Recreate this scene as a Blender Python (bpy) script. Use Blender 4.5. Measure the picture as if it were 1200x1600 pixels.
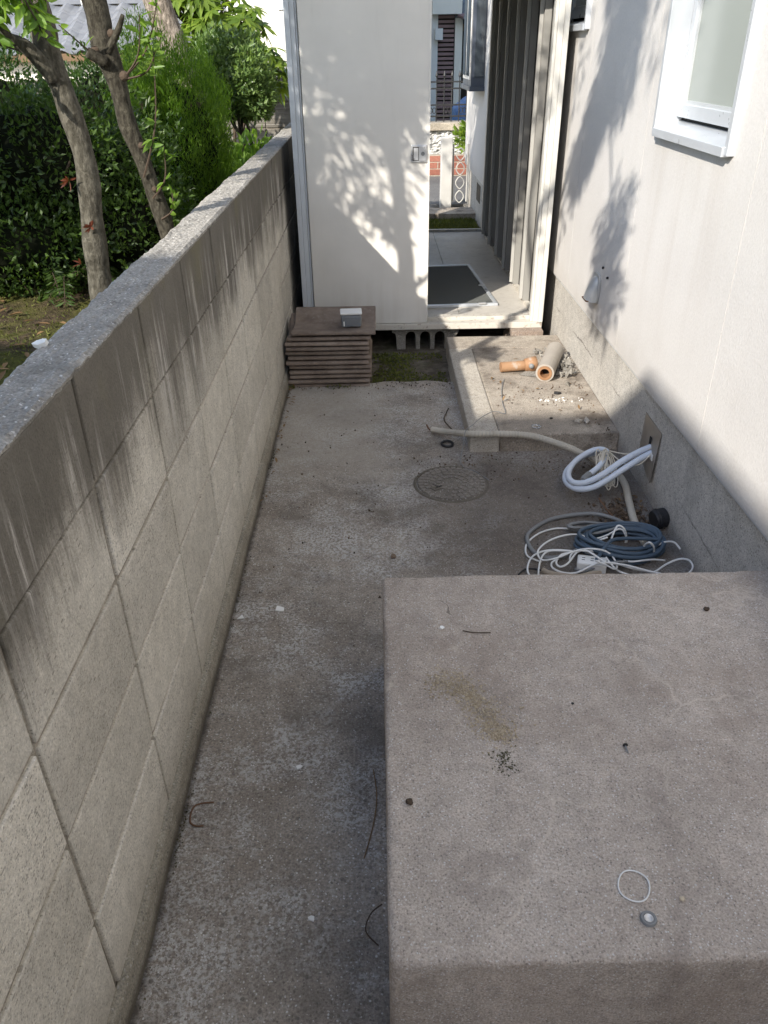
import bpy, bmesh, math, random
import numpy as np
from mathutils import Vector, Matrix
random.seed(7); rng = np.random.default_rng(11)
S = bpy.context.scene
for o in list(bpy.data.objects): bpy.data.objects.remove(o)
COL = S.collection
# ------------------------------------------------------------------ camera
PITCH, ROLL, YAW, CAM_H = .53667, .0158, -.0043, 1.499
cd = bpy.data.cameras.new('camera'); cam = bpy.data.objects.new('camera', cd); COL.objects.link(cam)
cd.sensor_fit = 'VERTICAL'; cd.sensor_height = 36.0; cd.lens = 1219. * 36 / 1600
cd.clip_start = .02; cd.clip_end = 900
def _cam():
    cp, sp = math.cos(PITCH), math.sin(PITCH)
    f = Vector((0, cp, -sp)); d = Vector((0, -sp, -cp)); x = Vector((1, 0, 0))
    c, s = math.cos(ROLL), math.sin(ROLL)
    x, d = c * x + s * d, -s * x + c * d
    Z = Matrix.Rotation(YAW, 3, 'Z'); x, d, f = Z @ x, Z @ d, Z @ f
    m = Matrix((x, -d, -f)).transposed().to_4x4(); m.translation = (0, 0, CAM_H)
    return m
cam.matrix_world = _cam(); S.camera = cam
# ------------------------------------------------------------------ sky, sun, exposure
SUN_DIR = Vector((.926, 1.25, -1.0)).normalized()          # direction the light travels
elev = math.asin(-SUN_DIR.z); az = math.atan2(-SUN_DIR.x, -SUN_DIR.y)   # compass bearing of the sun from +Y towards +X
w = bpy.data.worlds.new('World'); S.world = w; w.use_nodes = True
nt = w.node_tree; bg = nt.nodes['Background']
sky = nt.nodes.new('ShaderNodeTexSky'); sky.sky_type = 'NISHITA'; sky.sun_disc = False
sky.sun_elevation = elev; sky.sun_rotation = az; sky.air_density = 1.0; sky.dust_density = .8; sky.ozone_density = 1.0
nt.links.new(sky.outputs[0], bg.inputs[0]); bg.inputs[1].default_value = .15
sl = bpy.data.lights.new('sun', 'SUN'); sl.energy = 3.25; sl.angle = math.radians(.6); sl.color = (1, .94, .85)
so = bpy.data.objects.new('sun', sl); COL.objects.link(so)
so.rotation_euler = SUN_DIR.to_track_quat('-Z', 'Y').to_euler(); so.location = (-6, -8, 9)
vs = S.view_settings; vs.view_transform = 'Standard'; vs.look = 'None'; vs.gamma = 1; vs.use_curve_mapping = False
vs.exposure = 1.24
S.render.engine = 'CYCLES'
S.render.resolution_x = 768; S.render.resolution_y = 1024

# ------------------------------------------------------------------ helpers
WL = {}
def tag(o, label=None, cat=None, group=None, kind=None):
    if label: o['label'] = label
    if cat: o['category'] = cat
    if group: o['group'] = group
    if kind: o['kind'] = kind
    return o
def empty(name, loc, label, cat, group=None):
    o = bpy.data.objects.new(name, None); COL.objects.link(o); o.location = loc; o.empty_display_size = .1
    WL[o.name] = Vector(loc); return tag(o, label, cat, group)
def link(name, me, parent=None, loc=None):
    o = bpy.data.objects.new(name, me); COL.objects.link(o)
    base = WL[parent.name] if parent else Vector(loc or (0, 0, 0))
    WL[o.name] = Vector(base)
    if parent: o.parent = parent
    else: o.location = base
    return o
def catmull(pts, k=6, closed=False):
    P = [Vector(p) for p in pts]; n = len(P); out = []
    for i in range(n if closed else n - 1):
        if closed: a, b, c, d = P[i - 1], P[i], P[(i + 1) % n], P[(i + 2) % n]
        else: a, b, c, d = P[max(i - 1, 0)], P[i], P[i + 1], P[min(i + 2, n - 1)]
        for j in range(k):
            t = j / k
            out.append(.5 * ((2 * b) + (c - a) * t + (2 * a - 5 * b + 4 * c - d) * t * t + (3 * b - a - 3 * c + d) * t ** 3))
    if not closed: out.append(P[-1])
    return out
class MB:
    def __init__(s): s.v = []; s.f = []
    def add(s, v, f):
        n = len(s.v); s.v += [tuple(q) for q in v]; s.f += [tuple(i + n for i in q) for q in f]; return s
    def box(s, x0, x1, y0, y1, z0, z1):
        v = [(x, y, z) for z in (z0, z1) for y in (y0, y1) for x in (x0, x1)]
        return s.add(v, [(0, 2, 3, 1), (4, 5, 7, 6), (0, 1, 5, 4), (2, 6, 7, 3), (0, 4, 6, 2), (1, 3, 7, 5)])
    def rbox(s, c, half, ang):
        M = Matrix.Rotation(ang, 3, 'Z'); c = Vector(c)
        v = [c + M @ Vector((x * half[0], y * half[1], z * half[2])) for z in (-1, 1) for y in (-1, 1) for x in (-1, 1)]
        return s.add(v, [(0, 2, 3, 1), (4, 5, 7, 6), (0, 1, 5, 4), (2, 6, 7, 3), (0, 4, 6, 2), (1, 3, 7, 5)])
    def prism(s, poly, axis, a, b):
        n = len(poly)
        def mk(p, t): return {'x': (t, p[0], p[1]), 'y': (p[0], t, p[1]), 'z': (p[0], p[1], t)}[axis]
        v = [mk(p, a) for p in poly] + [mk(p, b) for p in poly]
        f = [tuple(range(n)), tuple(range(2 * n - 1, n - 1, -1))] + [(i, i + n, (i + 1) % n + n, (i + 1) % n) for i in range(n)]
        return s.add(v, f)
    def tube(s, pts, r, n=8, closed=False, cap=True):
        P = [Vector(p) for p in pts]; m = len(P)
        R = r if hasattr(r, '__len__') else [r] * m
        T = []
        for i in range(m):
            if closed: t = P[(i + 1) % m] - P[i - 1]
            else: t = P[min(i + 1, m - 1)] - P[max(i - 1, 0)]
            T.append(t.normalized() if t.length > 1e-9 else Vector((0, 0, 1)))
        u = T[0].orthogonal().normalized(); v = []
        for i in range(m):
            u = u - T[i] * u.dot(T[i]); u.normalize(); w_ = T[i].cross(u)
            for j in range(n):
                a = 2 * math.pi * j / n; v.append(P[i] + (u * math.cos(a) + w_ * math.sin(a)) * R[i])
        f = []
        for i in range(m if closed else m - 1):
            i2 = (i + 1) % m
            for j in range(n): f.append((i * n + j, i * n + (j + 1) % n, i2 * n + (j + 1) % n, i2 * n + j))
        if cap and not closed: f += [tuple(range(n - 1, -1, -1)), tuple((m - 1) * n + j for j in range(n))]
        return s.add(v, f)
    def lathe(s, prof, c, axis=(0, 0, 1), n=32):
        A = Vector(axis).normalized(); u = A.orthogonal().normalized(); w_ = A.cross(u); c = Vector(c); m = len(prof)
        v = [c + A * h + (u * math.cos(2 * math.pi * j / n) + w_ * math.sin(2 * math.pi * j / n)) * r for r, h in prof for j in range(n)]
        f = [(i * n + j, i * n + (j + 1) % n, (i + 1) * n + (j + 1) % n, (i + 1) * n + j) for i in range(m - 1) for j in range(n)]
        return s.add(v, f)
    def grid(s, xs, ys, fn):
        nx, ny = len(xs), len(ys)
        v = [fn(x, y) for y in ys for x in xs]
        f = [(j * nx + i, j * nx + i + 1, (j + 1) * nx + i + 1, (j + 1) * nx + i) for j in range(ny - 1) for i in range(nx - 1)]
        return s.add(v, f)
    def mesh(s, name, mt, base=(0, 0, 0), smooth=False, bevel=0, seg=2, fix=False):
        me = bpy.data.meshes.new(name)
        b = Vector(base); me.from_pydata([(p[0] - b.x, p[1] - b.y, p[2] - b.z) for p in s.v], [], s.f)
        if bevel or fix:
            bm = bmesh.new(); bm.from_mesh(me)
            if fix: bmesh.ops.recalc_face_normals(bm, faces=bm.faces)
            if bevel: bmesh.ops.bevel(bm, geom=[e for e in bm.edges if e.is_manifold and e.calc_face_angle(0) > .5], offset=bevel, segments=seg, affect='EDGES', profile=.5, clamp_overlap=True)
            bm.to_mesh(me); bm.free()
        if smooth: me.polygons.foreach_set('use_smooth', [True] * len(me.polygons))
        if mt: me.materials.append(mt)
        me.update(); return me
    def build(s, name, mt, parent=None, loc=None, **k):
        base = WL[parent.name] if parent else Vector(loc or (0, 0, 0))
        return link(name, s.mesh(name, mt, base, **k), parent, loc)

# ------------------------------------------------------------------ material helpers
class G:
    def __init__(s, name, rough=.8, spec=.3, metal=0):
        s.m = bpy.data.materials.new(name); s.m.use_nodes = True; s.t = s.m.node_tree
        s.b = s.t.nodes['Principled BSDF']; s.out = s.t.nodes['Material Output']
        s.b.inputs['Roughness'].default_value = rough; s.b.inputs['Metallic'].default_value = metal
        s.b.inputs['Specular IOR Level'].default_value = spec
        s.geo = s.t.nodes.new('ShaderNodeNewGeometry'); s.pos = s.geo.outputs['Position']
        s.sep = s.N('ShaderNodeSeparateXYZ', {0: s.pos}); s.x, s.y, s.z = s.sep.outputs[:3]
    def put(s, sock, v):
        if isinstance(v, bpy.types.NodeSocket): s.t.links.new(v, sock)
        else:
            if hasattr(v, '__len__') and len(v) == 3 and sock.type == 'RGBA': v = (*v, 1)
            sock.default_value = v
    def N(s, t, ins={}, **p):
        n = s.t.nodes.new(t)
        for k, v in p.items(): setattr(n, k, v)
        for k, v in ins.items(): s.put(n.inputs[k], v)
        return n
    def map(s, scale=(1, 1, 1), loc=(0, 0, 0), vec=None): return s.N('ShaderNodeMapping', {0: vec or s.pos, 'Scale': scale, 'Location': loc}).outputs[0]
    def noise(s, scale, detail=4, rough=.55, vec=None, dist=0):
        return s.N('ShaderNodeTexNoise', {'Vector': vec or s.pos, 'Scale': scale, 'Detail': detail, 'Roughness': rough, 'Distortion': dist}).outputs[0]
    def vor(s, scale, out='Distance', feature='F1', vec=None):
        return s.N('ShaderNodeTexVoronoi', {'Vector': vec or s.pos, 'Scale': scale}, feature=feature).outputs[out]
    def ramp(s, fac, a, b, lo=0., hi=1.):
        return s.N('ShaderNodeMapRange', {0: fac, 1: a, 2: b, 3: lo, 4: hi}, interpolation_type='SMOOTHSTEP').outputs[0]
    def lin(s, fac, a, b, lo=0., hi=1.): return s.N('ShaderNodeMapRange', {0: fac, 1: a, 2: b, 3: lo, 4: hi}).outputs[0]
    def math(s, op, a, b=0.): return s.N('ShaderNodeMath', {0: a, 1: b}, operation=op).outputs[0]
    def mul(s, a, b): return s.math('MULTIPLY', a, b)
    def mix(s, fac, a, b, blend='MIX'):
        n = s.N('ShaderNodeMix', {0: fac, 6: a, 7: b}, data_type='RGBA', blend_type=blend); return n.outputs[2]
    def shade(s, col, fac): return s.mix(1., col, s.N('ShaderNodeCombineXYZ', {0: fac, 1: fac, 2: fac}).outputs[0], 'MULTIPLY')
    def color(s, c): s.put(s.b.inputs['Base Color'], c); return s
    def rough(s, c): s.put(s.b.inputs['Roughness'], c); return s
    def bump(s, h, strength=.5, dist=.01):
        n = s.N('ShaderNodeBump', {'Strength': strength, 'Distance': dist, 'Height': h}); s.put(s.b.inputs['Normal'], n.outputs[0]); return s
def hexc(r, g, b): return tuple(((c / 255) / 12.92 if c <= 10 else ((c / 255 + .055) / 1.055) ** 2.4) for c in (r, g, b))

def concrete(name, c1, c2, grain=220, white=.0, big=2.0, bumps=.5, rough=.88, spk=150, wcol=(.72, .70, .67), gc=.4):
    g = G(name, rough, .25)
    c = g.mix(g.ramp(g.noise(big, 6, .6), .3, .7), c1, c2)
    c = g.shade(c, g.lin(g.noise(grain, 4, .7), .3, .7, 1 - gc, 1 + gc))
    c = g.shade(c, g.lin(g.noise(28, 5, .65), .3, .7, .86, 1.14))
    wp = g.N('ShaderNodeVectorMath', {0: g.pos, 1: g.N('ShaderNodeVectorMath', {0: g.N('ShaderNodeTexNoise', {'Vector': g.pos, 'Scale': spk * 1.6, 'Detail': 2}).outputs[1], 3: .9 / spk}, operation='SCALE').outputs[0]}, operation='ADD').outputs[0]
    d = g.vor(spk, vec=wp); r = g.N('ShaderNodeSeparateColor', {0: g.vor(spk, 'Color', vec=wp)})
    dark = g.mul(g.ramp(d, .5, .3), g.ramp(r.outputs[0], .72, .80)); c = g.mix(g.mul(dark, .45), c, (.05, .047, .043))
    pale = g.mul(g.ramp(d, .5, .3), g.ramp(r.outputs[2], .70, .95)); c = g.mix(g.mul(pale, .3), c, wcol)
    if white:
        sz = g.lin(r.outputs[0], 0, 1, .12, .42); wm = g.mul(g.ramp(g.math('SUBTRACT', d, sz), .04, -.04), g.ramp(r.outputs[1], 1 - white, 1 - white + .03))
        c = g.mix(g.mul(wm, .85), c, wcol)
    g.c = c; g.r = r
    h = g.math('ADD', g.mul(g.noise(grain, 3, .65), 1.), g.mul(g.noise(40, 4), .8))
    g.bump(h, bumps, .004); g.color(c); return g

# path concrete: worn, exposed aggregate, dirt drifts
g = concrete('path_concrete', (.25, .213, .175), (.375, .33, .28), 190, .25, 1.7, .95, .9, 185)
c = g.c
worn = g.mul(g.ramp(g.noise(2.9, 8, .72), .44, .60), g.ramp(g.noise(95, 4, .75), .43, .58))
c = g.mix(g.mul(worn, .8), c, (.56, .545, .52))
agg = g.vor(85); agr = g.N('ShaderNodeSeparateColor', {0: g.vor(85, 'Color')})
c = g.mix(g.mul(g.mul(g.ramp(agg, .42, .34), g.ramp(agr.outputs[0], .78, .82)), .5), c, g.mix(agr.outputs[1], (.07, .07, .068), (.26, .22, .18)))
grime = g.mul(g.ramp(g.noise(3.1, 7, .7, g.map(loc=(3, 1, 0))), .46, .66), .45)
c = g.mix(grime, c, (.075, .065, .056))
pale_patch = g.mul(g.mul(g.ramp(g.math('ADD', g.y, g.mul(g.noise(2.2, 5), .9)), 3.0, 3.7), g.ramp(g.math('ADD', g.x, g.mul(g.noise(3, 5), .5)), .45, .1)), .75)  # paler patch towards the shed end, left of the step
c = g.mix(g.mul(pale_patch, g.lin(g.noise(45, 4), .3, .7, .6, 1.)), c, (.44, .40, .345))
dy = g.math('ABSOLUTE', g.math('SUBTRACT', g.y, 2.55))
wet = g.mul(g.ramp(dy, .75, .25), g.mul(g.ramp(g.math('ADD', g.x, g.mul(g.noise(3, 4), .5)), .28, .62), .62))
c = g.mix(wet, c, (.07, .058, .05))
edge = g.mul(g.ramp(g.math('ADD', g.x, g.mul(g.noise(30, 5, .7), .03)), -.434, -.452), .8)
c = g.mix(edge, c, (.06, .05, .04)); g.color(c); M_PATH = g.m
# platform mortar
g = concrete('platform_mortar', (.385, .325, .272), (.485, .42, .358), 240, .26, 1.6, .9, .9, 240, gc=.36)
c = g.c
c = g.mix(g.mul(g.ramp(g.noise(2.4, 6, .65, g.map(loc=(5, 2, 0))), .48, .70), .45), c, (.25, .19, .145))
c = g.mix(g.mul(g.ramp(g.noise(2.0, 5, .6, g.map(loc=(1, 7, 0))), .55, .72), .4), c, (.46, .445, .43))
wv = g.math
warp = g.N('ShaderNodeVectorMath', {0: g.pos, 1: g.N('ShaderNodeVectorMath', {0: g.N('ShaderNodeTexNoise', {'Vector': g.pos, 'Scale': 7, 'Detail': 4}).outputs[1], 3: .16}, operation='SCALE').outputs[0]}, operation='ADD').outputs[0]
e1 = g.vor(2.6, 'Distance', 'DISTANCE_TO_EDGE', warp)
pale = g.mul(g.ramp(g.math('ADD', e1, g.mul(g.noise(55, 4, .7), .012)), .017, .006), g.ramp(g.noise(3.0, 5, .65), .44, .57)); c = g.mix(g.mul(pale, .6), c, (.60, .52, .43))
crk = g.mul(g.ramp(e1, .0042, .0012), g.mul(g.ramp(g.noise(1.7, 2, .5, g.map(loc=(9, 4, 0))), .5, .56), g.ramp(g.y, 1.42, 1.55))); c = g.mix(g.mul(crk, .7), c, (.07, .06, .055))
sw = g.noise(1, 6, .6, g.map((5, 1.6, 1), (2, 0, 0), warp)); c = g.shade(c, g.lin(sw, .3, .7, .88, 1.12))
c = g.mix(g.mul(g.ramp(g.noise(5.5, 6, .7, g.map(loc=(4, 4, 0))), .56, .7), .35), c, (.20, .165, .14)); g.color(c); M_PLAT = g.m
# step mortar
g = concrete('step_mortar', (.29, .25, .205), (.40, .355, .295), 200, .03, 2.6, .6)
c = g.mix(g.mul(g.ramp(g.noise(5, 7, .7), .46, .66), .75), g.c, (.105, .083, .064))
g.color(c); M_STEP = g.m
M_STEP2 = concrete('step_border_mortar', (.36, .325, .275), (.44, .405, .35), 240, .02, 3, .4).m
# wall block concrete with run-off stains
g = concrete('block_concrete', (.50, .466, .405), (.60, .564, .50), 200, .06, 3.0, .6, .9, 240, gc=.24)
c = g.c
rnd = g.N('ShaderNodeObjectInfo').outputs['Random']; c = g.shade(c, g.lin(rnd, 0, 1, .86, 1.1))
st = g.noise(1, 8, .68, g.map((1, 10, 1.3))); st2 = g.noise(1, 5, .65, g.map((1, 75, 2.2), (0, 3, 2))); blot = g.noise(2.2, 5, .6, g.map(loc=(2, 5, 1)))
zg = g.lin(g.z, .60, 1.05, -.55, .50)
st3 = g.noise(1, 5, .75, g.map((1, 190, 11), (0, 1, 7)))
f = g.math('ADD', g.math('ADD', g.mul(st, .8), g.math('ADD', g.mul(st2, .3), g.mul(g.math('SUBTRACT', st3, .5), .55))), g.math('ADD', zg, g.mul(g.math('SUBTRACT', blot, .5), 1.2)))
stain = g.ramp(f, .25, .76)
c = g.mix(g.mul(stain, .88), c, g.mix(g.noise(7, 5), (.060, .054, .045), (.125, .112, .093)))
wh = g.noise(1, 5, .6, g.map((1, 20, 1.0), (0, 11, 5)))
whm = g.mul(g.mul(g.ramp(wh, .52, .66), g.ramp(st3, .38, .58)), g.mul(g.ramp(g.z, .62, .84), g.ramp(g.z, 1.06, .94))); c = g.mix(g.mul(whm, .8), c, (.56, .53, .49))
c = g.mix(g.mul(g.ramp(g.z, .2, .05), .3), c, (.27, .225, .16))
mo = g.mul(g.ramp(g.z, .8, 1.05), g.ramp(g.noise(4, 4), .5, .7)); c = g.mix(g.mul(mo, .45), c, (.17, .155, .085))
fl = g.map((1, 60, 210)); fd = g.vor(1, vec=fl); fr_ = g.N('ShaderNodeSeparateColor', {0: g.vor(1, 'Color', vec=fl)})
c = g.mix(g.mul(g.mul(g.ramp(fd, .38, .26), g.ramp(fr_.outputs[0], .88, .92)), .6), c, (.63, .60, .55))
c = g.mix(g.mul(g.mul(g.ramp(fd, .38, .26), g.ramp(fr_.outputs[1], .86, .90)), .55), c, (.13, .115, .095))
g.color(c); M_BLOCK = g.m
g = concrete('wall_mortar', (.30, .27, .225), (.42, .385, .33), 300, .02, 4, .6)
c = g.mix(g.mul(g.ramp(g.noise(6, 4), .45, .65), .5), g.c, (.16, .13, .105)); c = g.mix(g.mul(g.ramp(g.z, .7, .95), .6), c, (.13, .112, .09)); g.color(c); M_MORTAR = g.m
g = concrete('wall_cap_mortar', (.25, .236, .213), (.37, .349, .315), 170, .22, 3.5, 1., .92, 170, (.66, .64, .61))
c = g.mix(g.mul(g.ramp(g.noise(6, 5, .65), .52, .7), .5), g.c, (.13, .125, .11)); g.color(c); M_CAP = g.m
g = concrete('footing_mortar', (.26, .235, .19), (.36, .33, .27), 240, .02, 4, .7)
c = g.mix(g.mul(g.ramp(g.math('ADD', g.z, g.mul(g.noise(40, 4), .02)), .045, .012), .8), g.c, (.075, .062, .048)); g.color(c); M_FOOT = g.m
# house foundation
g = concrete('foundation_mortar', (.42, .395, .355), (.52, .495, .45), 260, .02, 2.2, .5)
c = g.c
c = g.mix(g.mul(g.ramp(g.noise(1, 5, .6, g.map((1, 3.2, 1.2))), .5, .68), .4), c, (.25, .235, .215))
zc = g.math('ADD', g.z, g.mul(g.math('SUBTRACT', g.noise(7, 8, .75), .5), .06))
cl = g.math('ABSOLUTE', g.math('SUBTRACT', zc, g.lin(g.y, 1.9, 3.1, .12, .215)))
ck = g.mul(g.ramp(g.math('ADD', cl, g.mul(g.noise(60, 4, .7), .014)), .014, .006), g.ramp(g.noise(3.5, 4, .6), .45, .58)); c = g.mix(g.mul(ck, .8), c, (.075, .065, .06))
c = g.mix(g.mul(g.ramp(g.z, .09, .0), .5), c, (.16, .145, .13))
g.color(c); M_FOUND = g.m
# siding
g = G('siding_paint', .75, .3)
c = g.mix(g.ramp(g.noise(1.3, 4), .35, .65), (.535, .515, .49), (.59, .57, .545))
stn = g.noise(1, 5, .6, g.map((1, 5, .5))); c = g.mix(g.mul(g.ramp(stn, .5, .7), .22), c, (.52, .49, .46))
und = g.mul(g.mul(g.ramp(g.y, 2.2, 2.45), g.ramp(g.y, 3.2, 2.95)), g.mul(g.ramp(g.z, .45, 1.0), g.ramp(g.z, 1.3, 1.2)))
c = g.mix(g.mul(g.mul(und, g.ramp(g.noise(1, 5, .6, g.map((1, 11, .5))), .4, .65)), .3), c, (.46, .42, .38))
c = g.mix(g.mul(g.ramp(g.math('ADD', g.z, g.mul(g.noise(8, 5), .25)), .66, .48), .3), c, (.40, .36, .31)); c = g.mix(g.mul(g.ramp(g.noise(4, 6, .7), .58, .75), .25), c, (.47, .44, .41)); c = g.shade(c, g.lin(g.noise(110, 5, .7), .3, .7, .93, 1.07))
g.color(c); g.bump(g.math('ADD', g.noise(130, 4, .6), g.mul(g.noise(30, 3), .6)),   .6, .0025); M_SIDE = g.m
M_SEAL = G('sealant', .6).color((.46, .44, .42)).m
M_DARK = G('dark_gap', .9).color((.02, .02, .02)).m
def paint(name, col, rough=.4, spec=.45, metal=0., var=.06, dirt=.25, dcol=(.2, .17, .13)):
    g = G(name, rough, spec, metal)
    c = g.shade(col, g.lin(g.noise(6, 4), .3, .7, 1 - var, 1 + var))
    c = g.mix(g.mul(g.ramp(g.noise(1, 6, .65, g.map((9, 9, 1.2))), .55, .8), dirt), c, dcol)
    g.color(c); g.rough(g.lin(g.noise(14, 4), .3, .7, rough - .08, rough + .12)); g.bump(g.noise(3.5, 2), .08, .01); g.c = c; return g
M_ALU = paint('window_aluminium', (.56, .585, .61), .33, .5, .35, .03, .05).m
M_SASH = paint('sash_aluminium', (.52, .54, .55), .35, .5, .3, .04, .12).m
g = G('frosted_glass', .22, .5); g.color(g.shade((.30, .325, .30), g.lin(g.noise(1.2, 2), .3, .7, .92, 1.06))); g.bump(g.noise(400, 2), .06, .002); M_FROST = g.m
g = G('clear_glass', .04, .6); g.color((.045, .055, .065)); M_GLASS = g.m
g = paint('shed_door_paint', (.665, .64, .59), .42, .4, 0, .035, .14)
c = g.mix(g.mul(g.ramp(g.z, .5, .12), g.mul(g.ramp(g.noise(1, 5, .6, g.map((14, 14, 1.))), .42, .7), .3)), g.c, (.40, .35, .28)); g.color(c); M_DOOR = g.m
M_POST = paint('shed_frame_paint', (.56, .545, .50), .4, .4, 0, .05, .22).m
M_POSTG = paint('shed_corner_paint', (.50, .53, .56), .4, .45, 0, .05, .15).m
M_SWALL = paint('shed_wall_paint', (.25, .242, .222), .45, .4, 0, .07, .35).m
g = paint('shed_floor_paint', (.50, .47, .42), .45, .4, 0, .06, .3)
c = g.mix(g.mul(g.ramp(g.noise(30, 5, .7), .5, .7), .35), g.c, (.27, .24, .2)); g.color(c); M_SFLOOR = g.m
g = paint('shed_sill_paint', (.52, .49, .43), .5, .4, 0, .08, .5, (.19, .14, .1))
c = g.mix(g.mul(g.ramp(g.noise(38, 5, .7), .54, .66), .6), g.c, (.16, .1, .07)); g.color(c); M_SILL = g.m
M_RIB = paint('shed_rib_lit_paint', (.40, .39, .36), .42, .4, 0, .06, .3).m  # lit look of the rib edges put into a paler paint
M_ROOF = paint('shed_roof_paint', (.3, .33, .36), .5).m
M_HOOD = paint('hood_grey', (.42, .43, .43), .4, .4, .2, .05, .3).m
M_CHROME = paint('handle_metal', (.62, .62, .62), .28, .5, .6, .03, .05).m
# insect mesh of the loose screen: half open weave
g = G('screen_mesh', .8, .2); g.color((.175, .182, .172))
tr = g.N('ShaderNodeBsdfTransparent'); mx = g.N('ShaderNodeMixShader', {0: .34, 1: g.b.outputs[0], 2: tr.outputs[0]}); g.t.links.new(mx.outputs[0], g.out.inputs[0]); M_MESH = g.m
def leafmat(name, c1, c2, trans=.35, rough=.42, spec=.4):
    g = G(name, rough, spec); r = g.geo.outputs['Random Per Island']
    c = g.mix(r, c1, c2); c = g.shade(c, g.lin(g.noise(3.2, 3), .3, .7, .8, 1.2)); g.color(c)
    tl = g.N('ShaderNodeBsdfTranslucent', {0: g.mix(1., c, (1.7, 1.75, .75), 'MULTIPLY')})
    mx = g.N('ShaderNodeMixShader', {0: trans, 1: g.b.outputs[0], 2: tl.outputs[0]}); g.t.links.new(mx.outputs[0], g.out.inputs[0]); return g.m
M_LHEDGE = leafmat('azalea_leaf', (.022, .046, .010), (.085, .145, .03))
M_LBOX = leafmat('boxwood_leaf', (.025, .052, .014), (.065, .12, .03))
M_LCON = leafmat('conifer_leaf', (.04, .095, .008), (.15, .26, .018), .45, .55)
M_LCAM = leafmat('holly_leaf', (.06, .11, .03), (.19, .27, .09), .3, .3, .5)
M_LFAT = leafmat('fatsia_leaf', (.10, .17, .025), (.22, .30, .05), .45, .35)
M_LTREE = leafmat('tree_leaf', (.05, .09, .02), (.11, .17, .035), .22)
M_LBRIGHT = leafmat('herb_leaf', (.10, .19, .03), (.19, .30, .05), .45)
M_LRED = leafmat('red_leaf', (.085, .022, .016), (.16, .05, .03), .35)
M_LDRY = leafmat('dry_leaf', (.13, .075, .035), (.24, .15, .07), .15, .7)
M_MOSS = leafmat('moss_leaf', (.06, .075, .015), (.15, .16, .035), .2, .8)
M_MOSSW = leafmat('wall_foot_moss', (.05, .045, .025), (.12, .105, .055), 0, .9, .2)
def bark(name, c1, c2, sc=(60, 60, 18), b=.6):
    g = G(name, .9, .2); n = g.noise(1, 6, .65, g.map(sc)); c = g.mix(g.ramp(n, .35, .68), c1, c2)
    c = g.mix(g.mul(g.ramp(g.noise(38, 5, .6), .6, .68), .5), c, tuple(min(1, q * 1.5) for q in c2)); g.color(c); g.bump(n, b, .012); return g.m
M_BARK = bark('smooth_bark', (.052, .047, .035), (.135, .124, .098), (70, 70, 34), .8)
M_BARK2 = bark('mossy_bark', (.03, .026, .019), (.085, .077, .058), (70, 70, 34), .9)
M_BARK3 = bark('scaly_bark', (.14, .115, .09), (.40, .34, .28), (70, 70, 26), 1.)
M_INNER = G('shade_core', .95, .1).color((.007, .009, .004)).m  # near-black core added inside bushes so the leaf gaps look deeply shaded
M_TWIG = G('twig_bark', .9).color((.07, .05, .035)).m
# garden soil with moss
g = G('garden_soil', .95, .15)
c = g.mix(g.ramp(g.noise(26, 6, .7), .35, .7), (.045, .033, .022), (.13, .095, .06))
c = g.mix(g.mul(g.ramp(g.noise(3.3, 5, .6), .4, .58), .8), c, g.mix(g.noise(60, 3), (.055, .065, .014), (.15, .155, .03)))
g.color(c); g.bump(g.noise(70, 5, .7), 1., .02); M_SOIL = g.m
g = G('bare_ground', .95, .15)
c = g.mix(g.ramp(g.noise(18, 6, .7), .35, .7), (.09, .075, .058), (.20, .175, .14))
c = g.mix(g.mul(g.ramp(g.noise(4, 5, .6), .48, .62), .5), c, (.06, .07, .025)); g.color(c); g.bump(g.noise(60, 5, .7), 1., .015); M_GROUND = g.m
# roof tile (cement)
g = G('roof_tile_cement', .85, .25)
c = g.mix(g.ramp(g.noise(11, 5, .65), .3, .7), (.17, .13, .105), (.28, .225, .185))
c = g.mix(g.mul(g.ramp(g.noise(60, 4, .7), .56, .68), .55), c, (.32, .28, .25))
rnd = g.N('ShaderNodeObjectInfo').outputs['Random']; c = g.shade(c, g.lin(rnd, 0, 1, .85, 1.15)); g.color(c); g.bump(g.noise(180, 4), .4, .003); M_TILE = g.m
M_HBLOCK = concrete('hollow_block_concrete', (.20, .185, .16), (.30, .28, .245), 200, .06, 5, .9).m
M_BROWN = concrete('brown_block_concrete', (.22, .17, .135), (.30, .24, .195), 240, .02, 5, .5).m
M_IRON = concrete('manhole_concrete', (.17, .15, .128), (.225, .20, .172), 300, .02, 6, .5).m
def clay():
    g = G('clay_pipe', .7, .3); c = g.mix(g.ramp(g.noise(9, 4), .35, .65), (.26, .135, .066), (.34, .20, .11))
    c = g.mix(g.mul(g.ramp(g.noise(24, 5), .55, .68), .6), c, (.42, .38, .33)); g.color(c); g.bump(g.noise(90, 3), .3, .003); return g.m
M_CLAY = clay()
M_PVC = paint('grey_pvc', (.36, .325, .28), .55, .35, 0, .1, .5).m
M_HOSE = paint('beige_conduit', (.45, .415, .35), .6, .3, 0, .1, .6).m
M_TWIN = paint('pale_insulation', (.58, .63, .70), .55, .3, 0, .08, .35).m
M_CREAM = paint('cream_wire', (.62, .57, .47), .5).m
M_BLUE = paint('slate_blue_cable', (.06, .092, .13), .5, .4, 0, .1, .15).m
M_GREYC = paint('grey_cable', (.20, .205, .205), .5, .35, 0, .1, .25).m
M_WHITEC = paint('white_cable', (.72, .72, .70), .42, .4, 0, .05, .12).m
M_BEIGEC = paint('beige_cord', (.34, .28, .21), .55).m
M_BLACK = paint('black_rubber', (.022, .022, .024), .5, .35, 0, .1, .1).m
M_WHITE = paint('white_plastic', (.76, .76, .74), .4, .4, 0, .03, .1).m
M_CHIP = paint('white_chip', (.78, .77, .74), .6).m
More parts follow.
